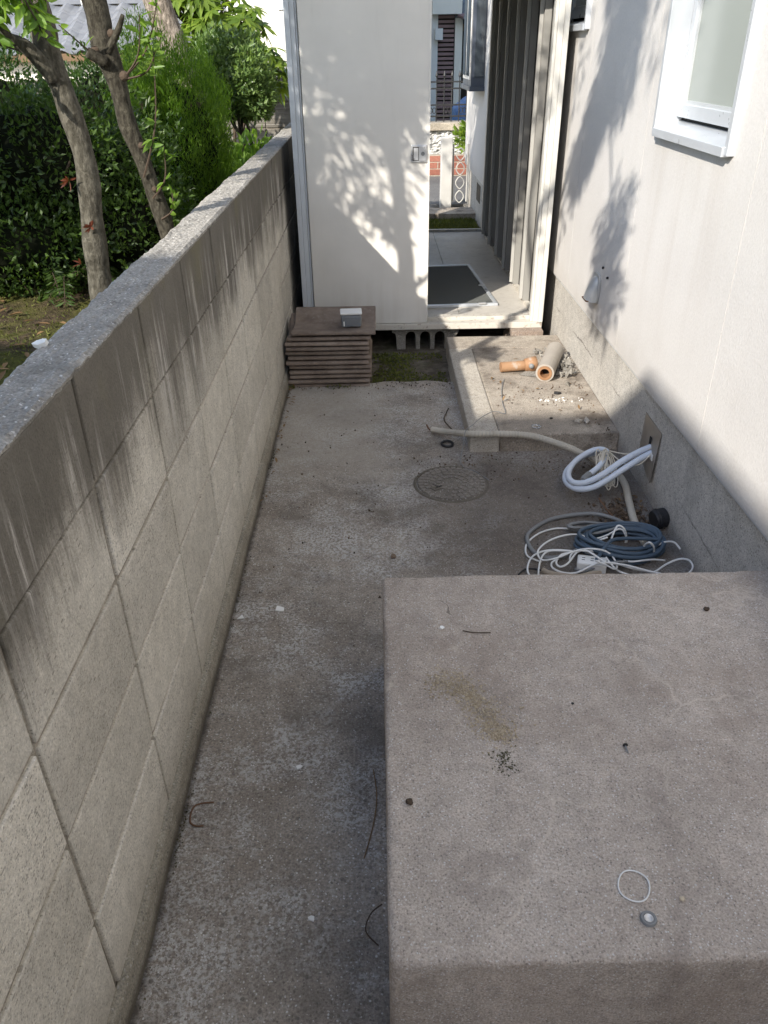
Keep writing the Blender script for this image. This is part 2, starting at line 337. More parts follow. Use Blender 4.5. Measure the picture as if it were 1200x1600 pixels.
g = paint('plate_steel', (.36, .33, .29), .45, .5, .65, .12, .6, (.22, .18, .14)); M_PLATE = g.m
M_RUST = G('rust', .9).color((.15, .085, .052)).m
M_SAND = leafmat('sand_grain', (.36, .29, .19), (.58, .49, .36), 0, .9, .2)
M_DEBRIS = leafmat('litter_bit', (.05, .035, .025), (.19, .14, .10), 0, .9, .2)
M_MOSSD = leafmat('dark_moss', (.07, .065, .04), (.16, .145, .09), 0, .9, .2)
g = G('clear_plastic', .18, .5); g.color((.62, .65, .68)); g.b.inputs['Transmission Weight'].default_value = .75; M_CLEAR = g.m
M_STUFFB = G('container_filling', .6).color((.10, .13, .17)).m
M_FARWHITE = paint('far_white_wall', (.70, .68, .63), .8, .2, 0, .04, .15).m
M_FARCREAM = paint('cream_wall', (.78, .74, .64), .8, .2, 0, .03, .1).m
M_FARTILE = paint('grey_roof_tile', (.15, .16, .18), .55, .4, 0, .15, .3).m
M_FARBROWN = paint('brown_shutter', (.26, .17, .155), .6, .3, 0, .08, .2).m
M_FARDARK = paint('dark_opening', (.035, .028, .02), .7).m
M_WOOD = paint('dark_wood', (.14, .085, .04), .7).m
M_FENCE = paint('black_iron', (.035, .034, .034), .5, .4, .3).m
M_BAY = paint('charcoal_frame', (.085, .10, .13), .35, .5, .3, .05, .1).m
M_STONEW = concrete('rough_white_stone', (.42, .42, .41), (.66, .65, .62), 30, .0, 16, 1.).m
M_STONEC = concrete('stone_cap', (.33, .29, .23), (.42, .37, .30), 90, .0, 6, .6).m
g = G('red_brick', .9); rnd = g.N('ShaderNodeObjectInfo').outputs['Random']
g.color(g.shade(g.mix(rnd, (.22, .085, .06), (.33, .14, .10)), g.lin(g.noise(40, 4), .3, .7, .8, 1.2))); M_BRICK = g.m
M_ROAD = concrete('street_asphalt', (.12, .115, .11), (.17, .165, .155), 160, .05, 1.5, .6).m
M_WPOST = paint('weathered_white_paint', (.5, .49, .46), .6, .3, 0, .06, .35).m
M_BLUEV = paint('blue_cover', (.16, .27, .52), .5).m

# ================================================================== SETTING
m = MB(); m.box(-150, 150, -150, 250, -.3, -.035); tag(m.build('ground', M_GROUND), kind='structure')
xs = np.linspace(-.52, 1.06, 30); ys = np.linspace(-5, 3.84, 120)
m = MB()
def pz(x, y): return (x, y + (.012 * math.sin(9 * x) + .01 * math.sin(31 * x) if y > 3.8 else 0), .0018 * math.sin(5 * x + 2 * y) + .0012 * math.sin(13 * y - 7 * x))
m.grid(xs, ys, pz)
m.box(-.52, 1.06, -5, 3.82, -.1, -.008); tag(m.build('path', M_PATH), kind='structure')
# garden soil raised behind the wall
xs = np.linspace(-9, -.583, 60); ys = np.linspace(-4, 7.6, 80); m = MB()
m.grid(xs, ys, lambda x, y: (x, y, .70 + .015 * math.sin(3.1 * x + 1.7 * y) + .012 * math.sin(7.3 * y - 4 * x)))
m.box(-9, -.585, -4, 7.6, -.2, .64); tag(m.build('garden_soil', M_SOIL), kind='structure')
m = MB(); m.box(-6, 12, 9.15, 11.36, -.05, .0); tag(m.build('street', M_ROAD), kind='structure')
m = MB(); m.box(-.45, 1.06, 8.42, 8.78, -.05, .03); tag(m.build('paving_slab', M_STEP, bevel=.006), kind='structure')

# ================================================================== LEFT BLOCK WALL
WX = -.482; WT = 1.07; J5 = .07; Y0 = 1.168; THK = .10
bw = empty('block_wall', (WX - .05, 3., 0), 'grey concrete block wall with dark run-off stains along the left of the path', 'wall')
YA, YB = Y0 - .4 * 8, Y0 + .4 * 17
MB().box(WX - THK + .006, WX - .0065, YA, YB, .0, 1.05).build('mortar', M_MORTAR, bw)
bmh = MB().box(-.0475, .0475, -.1955, .1955, -.0955, .0955)
bme = []
for k in range(9):
    e_ = lambda: random.uniform(-.0022, .0016); b = MB().box(-.05, .05, -.1946 + e_(), .1946 + e_(), -.0946 + e_(), .0946 + e_())
    b.v = [(p[0] + random.uniform(-.0012, .0008), p[1] + random.uniform(-.0012, .0012), p[2] + random.uniform(-.001, .001)) for p in b.v]
    bme.append(b.mesh('concrete_block', M_BLOCK, bevel=.0035, seg=2))
for j in range(5):
    for i in range(25):
        o = bpy.data.objects.new('concrete_block', bme[(i * 4 + j * 7 + i * j) % 9]); COL.objects.link(o); o.parent = bw
        p = Vector((WX - .05 + random.uniform(-.0012, .0012), YA + .4 * i + .2, J5 + .1 + .2 * (4 - j) - (.0 if j else .004)))
        o.location = p - WL[bw.name]; o.rotation_euler = (random.uniform(-.002, .002), 0, random.uniform(-.004, .004))
# rough mortar cap
ny = 1700; nx = 14; ys = np.linspace(YA, YB, ny); us = np.linspace(0, 1, nx)
n1 = rng.normal(0, 1, (ny, nx)); sm = lambda a, k: np.apply_along_axis(lambda r: np.convolve(r, np.ones(k) / k, 'same'), 0, a)
hz = sm(n1, 2) * .0012 + sm(rng.normal(0, 1, (ny, nx)), 25) * .003
e_in = sm(rng.normal(0, 1, (ny, 1)), 3)[:, 0] * .0022 + sm(rng.normal(0, 1, (ny, 1)), 17)[:, 0] * .002
e_out = sm(rng.normal(0, 1, (ny, 1)), 4)[:, 0] * .0026 + sm(rng.normal(0, 1, (ny, 1)), 21)[:, 0] * .009
m = MB(); v = []; f = []
for j, y in enumerate(ys):
    xi = WX + .0005 + e_in[j] * .6; xo = WX - THK - .003 + e_out[j]
    row = [(xi - .002, y, 1.0575)]
    for i, u in enumerate(us):
        drop = .005 * max(0, 1 - u / .06) ** 1.6 + .012 * max(0, (u - .86) / .14) ** 1.5
        row.append((xi + (xo - xi) * u, y, WT + hz[j, i] - drop - (.006 if .7 < u < .74 and (j // 60) % 3 else 0)))
    row.append((xo + .004, y, 1.03)); v += row
k = nx + 2
f = [(j * k + i, j * k + i + 1, (j + 1) * k + i + 1, (j + 1) * k + i) for j in range(ny - 1) for i in range(k - 1)]
m.add(v, f).build('mortar_cap', M_CAP, bw)
# footing strip with uneven front
ys = np.linspace(YA, YB, 500); e = np.convolve(rng.normal(0, 1, 500), np.ones(9) / 9, 'same') * .006; m = MB(); v = []
for j, y in enumerate(ys): v += [(WX - .004, y, .072 + e[j] * .5), (WX + .008 + e[j] * .4, y, .067 + e[j] * .6), (WX + .012 + e[j] * .7, y, .058 + e[j] * .4), (WX + .018 + e[j], y, -.01)]
m.add(v, [(j * 4 + i, j * 4 + i + 1, (j + 1) * 4 + i + 1, (j + 1) * 4 + i) for j in range(499) for i in range(3)]).build('footing', M_FOOT, bw)

# ================================================================== HOUSE (right)
HX = 1.0; FX = 1.022
ho = empty('house', (2.5, 4, 0), 'white house with painted siding boards along the right of the path', 'house')
MB().box(FX, FX + .15, -5, 9.44, -.1, .40).build('foundation', M_FOUND, ho)
MB().box(FX + .10, 6, -5, 9.42, .401, 5.2).build('wall_core', M_DARK, ho)
MB().box(HX + .004, FX + .01, -5, 9.44, .383, .39).build('drip_trim', M_SASH, ho)
def plate(m, y0, y1, z0, z1, hole, xa, xb):
    if not hole: m.box(xa, xb, y0, y1, z0, z1); return
    a, b, c, d = hole
    if c > z0: m.box(xa, xb, y0, y1, z0, c)
    if d < z1: m.box(xa, xb, y0, y1, d, z1)
    if a > y0: m.box(xa, xb, y0, a, c, d)
    if b < y1: m.box(xa, xb, b, y1, c, d)
win1 = (2.36, 3.04, 1.225, 2.25); win2 = (4.215, 4.90, 1.56, 2.25)
jy = [2.205 + .96 * k for k in range(-7, 8)] + [9.44]
for k in range(len(jy) - 1):
    y0, y1 = jy[k], jy[k + 1]; hole = None
    for wn in (win1, win2):
        if wn[0] > y0 and wn[1] < y1 + .01: hole = (wn[0] + .005, min(wn[1] - .005, y1 - .003), wn[2] + .005, wn[3] - .005)
    mm = MB(); plate(mm, y0 + .0015, y1 - .0015, .392, 2.78, hole, HX, HX + .016); mm.build('siding_board', M_SIDE, ho)
    MB().box(HX, HX + .016, y0 + .0015, y1 - .0015, 2.784, 5.2).build('siding_board', M_SIDE, ho)
    MB().box(HX + .0025, HX + .02, y0 - .002, y0 + .002, .395, 5.2).build('joint_seal', M_SEAL, ho)
MB().box(HX - .5, 6.4, -5.5, 9.9, 5.2, 5.32).build('roof', M_ROOF, ho)
def window(y0, y1, z0, z1, glass):
    wn = empty('window', (HX, (y0 + y1) / 2, z0), None, None); COL.objects.unlink(wn); bpy.data.objects.remove(wn)
    t = .024; xo = HX - .022; xi = HX + .075
    fr = MB(); fr.box(xo, xi, y0, y0 + t, z0, z1); fr.box(xo, xi, y1 - t, y1, z0, z1); fr.box(xo, xi, y0 + t, y1 - t, z1 - t, z1)
    w_ = fr.build('window', M_ALU, ho, bevel=.0025)
    sill = MB(); P = [(xo - .006, z0 - .004), (xo - .006, z0 + .022), (xi, z0 + .045), (xi, z0 + .012), (xo + .02, z0 - .004)]
    sill.prism([(p[0], p[1]) for p in P], 'y', y0 + t + .0005, y1 - t - .0005)
    sill.v = [(p[0], p[1], p[2]) for p in sill.v]; sill.build('sill', M_ALU, w_, fix=True, bevel=.0015)
    a, b, c, d = y0 + t + .002, y1 - t - .002, z0 + .056, z1 - t - .002; s = .034; xs_ = HX + .048
    sa = MB(); sa.box(xs_, xs_ + .024, a, a + s, c, d); sa.box(xs_, xs_ + .024, b - s, b, c, d); sa.box(xs_, xs_ + .024, a + s, b - s, c, c + s * 1.2); sa.box(xs_, xs_ + .024, a + s, b - s, d - s, d)
    sa.build('sash', M_ALU, w_, bevel=.002)
    be = MB(); q = .011
    A, B_, C_, D = a + s, b - s, c + s * 1.2, d - s
    be.box(xs_ + .008, xs_ + .018, A, A + q, C_, D); be.box(xs_ + .008, xs_ + .018, B_ - q, B_, C_, D); be.box(xs_ + .008, xs_ + .018, A + q, B_ - q, C_, C_ + q)
    be.build('glazing_bead', M_SASH, w_)
    MB().box(xs_ + .014, xs_ + .018, A + .001, B_ - .001, C_ + .001, D).build('pane', glass, w_)
    MB().box(xi - .006, xi, y0 + t, y1 - t, z0 + .04, z0 + .058).build('track_gap', M_DARK, w_)
window(*win1, M_FROST); window(*win2, M_FROST)
# vent hood
vh = MB(); ny_, nz_ = 17, 12; cy, z0_, z1_ = 3.555, .488, .612; v = []
for a in range(nz_):
    h = a / (nz_ - 1); out = .060 * (1 - h) ** .6; hw = .054 * (1 - .18 * h) * math.sqrt(max(0, 1 - h ** 5)) + .002
    for b in range(ny_):
        t = math.pi * b / (ny_ - 1); ex = .62
        v.append((HX - .006 - out * (abs(math.sin(t)) ** ex), cy + hw * (abs(math.cos(t)) ** ex) * (1 if math.cos(t) > 0 else -1), z0_ + (z1_ - z0_) * h))
vh.add(v, [(a * ny_ + b, a * ny_ + b + 1, (a + 1) * ny_ + b + 1, (a + 1) * ny_ + b) for a in range(nz_ - 1) for b in range(ny_ - 1)])
vh.v = [(HX + (p[0] - HX) * .85, cy + (p[1] - cy) * .85, .55 + (p[2] - .55) * .9) for p in vh.v]
hood = vh.build('vent_hood', M_HOOD, ho, smooth=True)
pl = [(cy + .056 * (abs(math.cos(t)) ** .55) * (1 if math.cos(t) > 0 else -1), .548 + .068 * (abs(math.sin(t)) ** .55) * (1 if math.sin(t) > 0 else -1)) for t in np.linspace(0, 2 * math.pi, 28, endpoint=False)]
MB().prism(pl, 'x', HX - .010, HX - .0005).build('flange', M_HOOD, hood, fix=True, bevel=.002)
MB().box(HX - .056, HX - .012, cy - .040, cy + .040, .4965, .5005).build('grille', M_RUST, hood)
for (y, z) in ((3.485, .655), (3.40, .632)):
    MB().lathe([(.0001, 0), (.004, 0), (.006, .003), (.005, .009), (.0001, .010)], (HX - .0005, y, z), (-1, 0, 0), 10).build('wall_plug', M_BLACK, ho)
# steel cover plate on the foundation, one corner bent off the wall
v = [(FX - .002, 2.748, .288), (FX - .003, 2.556, .286), (FX - .016, 2.556, .084), (FX - .004, 2.748, .118)]
m = MB(); m.add(v + [(p[0] + .0018, p[1], p[2]) for p in v], [(0, 1, 2, 3), (7, 6, 5, 4), (0, 4, 5, 1), (1, 5, 6, 2), (2, 6, 7, 3), (3, 7, 4, 0)])
cp = m.build('cover_plate', M_PLATE, ho); MB().box(FX - .010, FX - .007, 2.628, 2.645, .19, .235).build('cable_slot', M_DARK, cp)
MB().box(FX - .014, FX - .0105, 2.578, 2.62, .165, .188).build('tape_patch', M_WHITEC, cp)
MB().box(FX - .003, FX + .002, 8.10, 8.40, .17, .33).build('floor_vent', M_FARDARK, ho)
# bay window beyond the shed
by = MB(); by.box(.876, HX - .001, 8.0, 8.70, 1.19, 2.2); b_ = by.build('bay_window', M_BAY, ho)
MB().box(.862, HX - .001, 7.97, 8.73, 1.15, 1.189).build('bay_sill', M_BAY, b_, bevel=.003)
for (y0, y1) in ((8.06, 8.33), (8.37, 8.64)):
    MB().box(.868, .8755, y0, y1, 1.24, 2.1).build('bay_pane', M_FARWHITE, b_); MB().box(.861, .8675, y0 + .03, y1 - .03, 1.27, 2.1).build('bay_pane', M_GLASS, b_)
MB().box(.905, .985, 7.988, 7.9995, 1.26, 2.1).build('bay_pane', M_GLASS, b_)
MB().tube([(1.0 - .03, 7.4, .05), (1.0 - .03, 7.4, 1.15)], .012, 8).build('riser_pipe', M_SASH, ho)

# ================================================================== FOREGROUND PLATFORM
PX0, PX1, PY0, PY1, PZ = .0, 1.0215, .668, 1.685, .30
from mathutils import noise as MN
def rough_box(lo, hi, step, r0, amp, chip=.5):
    lo = Vector(lo); hi = Vector(hi); m = MB(); key = {}
    def vert(p):
        k = tuple(round(q, 4) for q in p)
        if k not in key:
            p = Vector(p); r = r0 * (1 + chip * MN.noise(p * 9) + chip * .7 * max(0, MN.noise(p * 38)))
            q = Vector((min(max(p[i], lo[i] + r), hi[i] - r) for i in range(3))); d = p - q
            pp = q + d.normalized() * r if d.length > 1e-9 else p
            nz = MN.noise(p * 26) * amp + MN.noise(p * 5) * amp * 1.6
            key[k] = len(m.v); m.v.append(tuple(pp + (d.normalized() if d.length > 1e-9 else Vector((0, 0, 1))) * nz))
        return key[k]
    def axis(a):
        n = max(2, int((hi[a] - lo[a]) / step)); v = list(np.linspace(lo[a], hi[a], n + 1))
        v += [lo[a] + r0 * t for t in (.15, .35, .6, .85)] + [hi[a] - r0 * t for t in (.15, .35, .6, .85)]; return sorted(v)
    ax = [axis(0), axis(1), axis(2)]
    for a in range(3):
        b, c = (a + 1) % 3, (a + 2) % 3
        for val, fl in ((lo[a], 1), (hi[a], 0)):
            if a == 2 and fl: continue
            def P(i, j):
                p = [0, 0, 0]; p[a] = val; p[b] = ax[b][i]; p[c] = ax[c][j]; return vert(p)
            for i in range(len(ax[b]) - 1):
                for j in range(len(ax[c]) - 1):
                    f = (P(i, j), P(i + 1, j), P(i + 1, j + 1), P(i, j + 1)); m.f.append(f[::-1] if fl else f)
    return m
o = rough_box((PX0, PY0, -.05), (PX1, PY1, PZ), .0085, .0125, .0008, .7).build('concrete_platform', M_PLAT, loc=(.5, 1.17, 0), smooth=True)
tag(o, 'large square mortar platform step in the foreground against the house', 'platform')
# ================================================================== LOW STEP BY THE SHED
st = empty('concrete_step', (.7, 3.6, 0), 'low L-edged concrete step in front of the shed under the conduit', 'step')
MB().box(.512, FX - .001, 3.012, 4.12, -.05, .08).build('slab', M_STEP, st, bevel=.006)
MB().box(.385, .5112, 3.008, 4.12, -.05, .0812).build('border', M_STEP2, st, bevel=.007)
MB().box(.390, FX - .001, 4.1215, 4.33, -.05, .079).build('border', M_STEP, st, bevel=.006)

# ================================================================== SHED
SY = 4.44
sh = empty('storage_shed', (.26, 5.7, 0), 'off-white steel storage shed on blocks with its sliding door half open', 'shed')
MB().box(-.42, .945, 4.405, 4.47, .098, .131).build('front_sill', M_SILL, sh, bevel=.002)
MB().box(.285, .905, 4.472, 4.53, .11, .150).build('door_track', M_SILL, sh, bevel=.003)
MB().box(-.41, .93, 4.535, 6.97, .10, .125).build('floor_frame', M_SILL, sh)
MB().box(-.39, .4825, 4.532, 6.95, .126, .140).build('floor_board', M_SFLOOR, sh)
MB().box(.4855, .90, 4.532, 6.95, .126, .140).build('floor_board', M_SFLOOR, sh)
MB().box(.9005, .935, 4.48, 6.95, .126, .152).build('base_channel', M_SILL, sh)
MB().box(-.39, .90, 6.952, 6.985, .126, .158).build('rear_sill', M_SILL, sh)
# corner posts: folded steel
m = MB(); m.box(-.421, -.395, 4.404, 4.47, .1315, 2.0); m.box(-.3945, -.372, 4.412, 4.47, .1315, 2.0); m.box(-.3715, -.3625, 4.43, 4.47, .1315, 2.0); m.build('corner_post', M_POSTG, sh, bevel=.0015)
m = MB(); m.box(.922, .946, 4.400, 4.47, .1315, 2.0); m.box(.894, .9215, 4.412, 4.47, .1315, 2.0); m.box(.880, .8935, 4.425, 4.475, .1315, 2.0); m.build('corner_post', M_POST, sh, bevel=.0015)
for x in (-.40, .92): MB().box(x - .02, x + .02, 6.95, 6.99, .1585, 2.0).build('corner_post', M_POST, sh)
# sliding door
m = MB(); m.box(-.358, .2855, 4.418, 4.446, .133, 1.93); d = m.build('sliding_door', M_DOOR, sh, bevel=.004)
MB().box(.274, .2852, 4.4155, 4.4178, .14, 1.93).build('door_fold', M_DOOR, d); 
hp = MB(); hp.box(.187, .271, 4.409, 4.4175, .984, 1.068); hp = hp.build('handle_plate', M_CHROME, d, bevel=.003)
MB().box(.196, .228, 4.4075, 4.4092, .993, 1.058).build('finger_pull', M_DARK, hp)
MB().box(.201, .225, 4.4065, 4.4073, .996, 1.054).build('pull_cup', M_CHROME, hp)
MB().box(.232, .265, 4.4055, 4.4089, .991, 1.061).build('lock_case', M_CHROME, hp, bevel=.002)
MB().lathe([(.0001, .003), (.0085, .003), (.010, 0)], (.249, 4.4054, 1.026), (0, -1, 0), 16).build('key_cylinder', M_GREYC, hp)
MB().box(-.42, .945, 4.41, 4.47, 1.95, 2.0).build('header', M_POST, sh)
# walls: ribbed sheets
def rib_panel(xf, xr, y0, y1, yr, zb):
    p = [(xf, y0), (xf, yr - .018), (xr, yr - .014), (xr, yr + .030), (xf, yr + .034), (xf, y1)]
    q = [(x + .0012, y) for x, y in p]
    m = MB(); m.prism([(a, b) for a, b in p] + q[::-1], 'z', zb, 1.98); return m
yr_ = [4.79, 5.18, 5.55, 5.94, 6.33, 6.71]
for k, yr in enumerate(yr_):
    a = 4.475 if k == 0 else (yr_[k - 1] + yr) / 2; b = 6.95 if k == 5 else (yr + yr_[k + 1]) / 2
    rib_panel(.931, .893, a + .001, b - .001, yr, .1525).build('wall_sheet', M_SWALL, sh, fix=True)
    MB().box(.874, .8925, yr + .010, yr + .024, .16, 1.97).build('rib_lit_edge', M_RIB, sh)
    MB().box(.9285, .9305, yr - .036, yr - .022, .153, 1.97).build('seam_shade', M_DARK, sh)  # dark strip paints the shading line at the joint beside each rib
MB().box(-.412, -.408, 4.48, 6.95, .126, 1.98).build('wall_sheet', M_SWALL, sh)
MB().box(-.375, .30, 6.955, 6.975, .16, 1.95).build('rear_door', M_DOOR, sh)
MB().box(-.46, .975, 4.36, 7.02, 2.003, 2.05).build('roof', M_ROOF, sh, bevel=.01)
# loose insect screen on the floor
sc = empty('window_screen', (.733, 4.712, .141), 'aluminium framed insect screen lying askew on the shed floor', 'screen')
ang = math.radians(3.7); sc.rotation_euler = (0, 0, ang)
def scb(name, mt, x0, x1, y0, y1, z0, z1, bev=0):
    me = MB().box(x0, x1, y0, y1, z0, z1).mesh(name, mt, bevel=bev); o = bpy.data.objects.new(name, me); COL.objects.link(o); o.parent = sc; WL[o.name] = Vector((0, 0, 0)); return o
scb('frame', M_ALU, -.022, 0, 0, 1.01, 0, .016, .002); scb('frame', M_ALU, -.72, -.698, 0, 1.01, 0, .016, .002)
scb('frame', M_ALU, -.6975, -.0225, 0, .022, 0, .016, .002); scb('frame', M_ALU, -.6975, -.0225, .988, 1.01, 0, .016, .002)
scb('mesh', M_MESH, -.6975, -.0225, .0225, .9875, .008, .0086)
scb('latch', M_CHROME, -.045, -.005, .40, .412, .0165, .026, .001); scb('latch', M_CHROME, -.12, -.075, -.012, .006, .0165, .024, .001)
# supports
def comb(cx, y0, y1, z0, z1):
    L = .39; P = [(-L / 2, z1), (-L / 2, z1 - .03)]
    P += [(-L / 2 + .012 + .014 * math.sin(t), z1 - .03 - .05 * (1 - math.cos(t)) ) for t in (.5, 1.0, 1.5)]; P += [(-L / 2 + .03, z0)]
    for c in (-.085, 0, .085):
        hw = .030; P += [(c - hw, z0)]
        P += [(c - hw * math.cos(t), z1 - .055 + .03 * math.sin(t)) for t in np.linspace(0, math.pi, 8)]
        P += [(c + hw, z0)]
    P += [(L / 2 - .03, z0), (L / 2 - .02, z1 - .06), (L / 2, z1 - .03), (L / 2, z1)]
    m = MB(); m.prism([(cx + a, b) for a, b in P], 'y', y0, y1); return m
o = comb(.277, 4.455, 4.63, -.045, .097).build('hollow_block', M_HBLOCK, loc=(.277, 4.54, -.04), fix=True)
tag(o, 'hollow concrete block with arched holes under the middle of the shed front', 'block')
m = MB(); m.prism([(.752, -.04), (.752, .035), (.768, .045), (.768, .062), (.765, .0625), (.765, .0965), (.945, .0965), (.945, -.04)], 'y', 4.345, 4.56)
o = m.build('shed_support', M_BROWN, loc=(.85, 4.45, -.04), fix=True, bevel=.003); tag(o, 'brown stepped concrete block under the right corner of the shed', 'block')
MB().box(.775, .940, 4.3395, 4.3449, .058, .0615).build('score_line', M_DARK, o)
o = MB().box(-.40, -.05, 4.47, 4.62, -.045, .097).build('support_block', M_HBLOCK, loc=(-.22, 4.54, -.04), bevel=.004); tag(o, 'dark concrete block under the shed front behind the tile stack', 'block')
for x in (-.25, .8):
    o = MB().box(x - .1, x + .1, 6.7, 6.9, -.045, .097).build('support_block', M_HBLOCK, loc=(x, 6.8, -.04), bevel=.004); tag(o, 'grey concrete block under the rear %s corner of the shed' % ('left' if x < 0 else 'right'), 'block')

# ================================================================== TILE STACK
def tile_mesh():
    s = np.array([0, .004, .02, .045, .08, .12, .16, .20, .235, .265, .29, .315, .345, .36])
    zt = np.array([.010, .0158, .0165, .013, .007, .003, .002, .006, .024, .044, .053, .053, .040, .022])
    zb = np.array([.0, .0, .0, -.002, -.008, -.012, -.013, -.009, .006, .027, .037, .037, .025, .008])
    poly = list(zip(s, zt)) + list(zip(s[::-1], zb[::-1]))
    m = MB(); m.prism(poly, 'x', -.21, .21); return m.mesh('roof_tile', M_TILE, fix=True, bevel=.0025, seg=1)
tm = tile_mesh(); NT = 12; pitch = .0246
ords = ['bottom', 'second from the bottom', 'third from the bottom', 'fourth from the bottom', 'fifth from the bottom', 'sixth from the bottom', 'sixth from the top', 'fifth from the top', 'fourth from the top', 'third from the top', 'second from the top', 'top']
for k in range(NT):
    o = bpy.data.objects.new('roof_tile', tm); COL.objects.link(o)
    dx = random.uniform(-.008, .008) + (.022 if k == NT - 1 else 0) + (.008 if k == NT - 2 else 0); dyy = random.uniform(-.007, .007) + (-.006 if k == NT - 1 else 0)
    o.location = (-.252 + dx, 3.79 + .012 * k / NT + dyy, -.004 + pitch * k + (.004 if k == NT - 1 else 0)); o.rotation_euler = (random.uniform(-.004, .004), random.uniform(-.006, .006), random.uniform(-.018, .018))
    WL[o.name] = o.location.copy()
    tag(o, ('curved brown cement roof tile, topmost of the stack, carrying a plastic box' if k == NT - 1 else 'brown cement roof tile, %s in the stack beside the block wall' % ords[k]), 'roof tile', 'stacked roof tiles')
pb = empty('plastic_container', (-.135, 3.92, .281), 'small clear plastic container with white top on the tile stack', 'container')
c0 = (-.135, 3.92)
MB().rbox((c0[0], c0[1], .281 + .032), (.052, .038, .032), .05).build('body', M_CLEAR, pb, bevel=.010, seg=3, smooth=False)
MB().rbox((c0[0], c0[1], .281 + .026), (.045, .031, .020), .05).build('filling', M_STUFFB, pb, bevel=.006)
MB().rbox((c0[0], c0[1], .281 + .071), (.055, .041, .0065), .05).build('lid', M_WHITE, pb, bevel=.005, seg=3)
MB().rbox((c0[0] - .035, c0[1] - .0395, .281 + .02), (.003, .0006, .012), .05).build('sticker', M_WHITEC, pb)

# ================================================================== MANHOLE
mh = empty('manhole_cover', (.283, 2.73, 0), 'round patterned manhole cover set flush in the dark path', 'manhole')
R_ = .137; M_IRON2 = concrete('manhole_grooves', (.14, .122, .103), (.185, .165, .14), 300, .02, 6, .5).m; mc = (.283, 2.73)
MB().lathe([(.0001, .0045), (R_ - .006, .0045), (R_ - .002, .003), (R_, .001), (R_, -.004)], (*mc, .0), n=48).build('cover', M_IRON2, mh)
MB().lathe([(R_ + .001, -.003), (R_ + .004, .0032), (R_ + .010, .0036), (R_ + .016, .0012)], (*mc, 0), n=48).build('rim', M_FOOT, mh)
m = MB()
for rr, nn in ((.052, 13), (.078, 19), (.103, 26), (.124, 32)):
    for k in range(nn):
        a = 2 * math.pi * (k + .3 * (nn % 3)) / nn + rr * 9
        if rr < .11 and 3.6 < (a % (2 * math.pi)) < 4.6 and rr > .06: continue
        m.rbox((mc[0] + rr * math.cos(a), mc[1] + rr * math.sin(a), .0058), (.0092, .0095, .0015), a + .12)
r_ = m.build('raised_pattern', M_IRON, mh, bevel=.0008, seg=1); r_['kind'] = 'stuff'
MB().rbox((.216, 2.688, .0056), (.017, .017, .0013), .7).build('lifting_notch', M_FOOT, mh)
m = MB(); m.rbox((.2165, 2.7055, .0064), (.0155, .0018, .0012), .7 - 1.57); m.rbox((.2285, 2.695, .0064), (.016, .0018, .0012), .7); m.build('notch_gap', M_DARK, mh)

# ================================================================== PIPES, HOSES, CABLES
pp = empty('clay_pipe_fitting', (.82, 3.75, .08), 'broken orange clay pipe fitting with grey sleeve lying on the step by the house', 'pipe')
a = Vector((.812, 3.615, .122)); b = Vector((.925, 3.93, .128)); dd = (b - a)
MB().lathe([(.045, 0), (.045, dd.length), (.036, dd.length), (.036, 0), (.045, 0)], a, dd, 24).build('sleeve', M_PVC, pp, smooth=False)
MB().lathe([(.0355, -.006), (.0355, .16), (.023, .16), (.023, -.006), (.0355, -.006)], a + dd.normalized() * .001, dd, 24).build('clay_end', M_CLAY, pp)
MB().lathe([(.0001, .05), (.0228, .05)], a, dd, 24).build('bore', M_DARK, pp)
MB().tube([(.615, 3.742, .109), (.70, 3.752, .110), (.775, 3.762, .112)], [.025, .025, .025], 18).build('branch', M_CLAY, pp, smooth=False)
MB().lathe([(.026, 0), (.031, .004), (.037, .035), (.040, .06), (.0001, .062)], (.735, 3.755, .113), (1, .12, .05), 20).build('socket', M_CLAY, pp, smooth=True)
MB().lathe([(.0001, .010), (.010, .008), (.013, 0)], (.765, 3.718, .121), (-.3, -1, .2), 14).build('plug', M_GREYC, pp, smooth=True)
m = MB(); m.add([(.70, 3.70, .083), (.80, 3.655, .085), (.905, 3.68, .086), (.90, 3.74, .088), (.76, 3.76, .088)], [(0, 1, 2, 3, 4)]); m.build('mortar_bed', M_HBLOCK, pp)
HOSE = [(.236, 3.205, .02), (.302, 3.143, .035), (.388, 2.993, .094), (.53, 2.987, .094), (.646, 2.957, .094), (.751, 2.88, .088), (.818, 2.869, .06), (.883, 2.85, .03), (.942, 2.771, .022), (.956, 2.67, .018), (.935, 2.534, .016), (.916, 2.41, .016), (.91, 2.31, .016), (.91, 2.248, .016)]
P = catmull(HOSE, 30); R = [.0128 + (.0011 if i % 3 else -.0006) for i in range(len(P))]
hs = empty('conduit_hose', (.6, 2.9, 0), 'beige corrugated conduit hose bending over the low step to the cable pile', 'hose')
MB().tube(P, R, 12).build('sleeve', M_HOSE, hs, smooth=False)
MB().tube(catmull([(.25, 3.195, .022), (.225, 3.205, .02), (.213, 3.235, .03)], 4), .004, 6).build('wire_end', M_RUST, hs)
TW1 = [(1.02, 2.63, .2), (.965, 2.613, .185), (.897, 2.585, .16), (.832, 2.56, .125), (.79, 2.558, .1), (.753, 2.562, .085), (.728, 2.59, .075), (.724, 2.642, .07), (.741, 2.703, .07), (.78, 2.766, .075), (.832, 2.81, .085), (.869, 2.812, .1), (.892, 2.788, .11), (.894, 2.748, .115), (.869, 2.695, .112), (.839, 2.652, .107), (.812, 2.624, .102), (.775, 2.585, .10)]
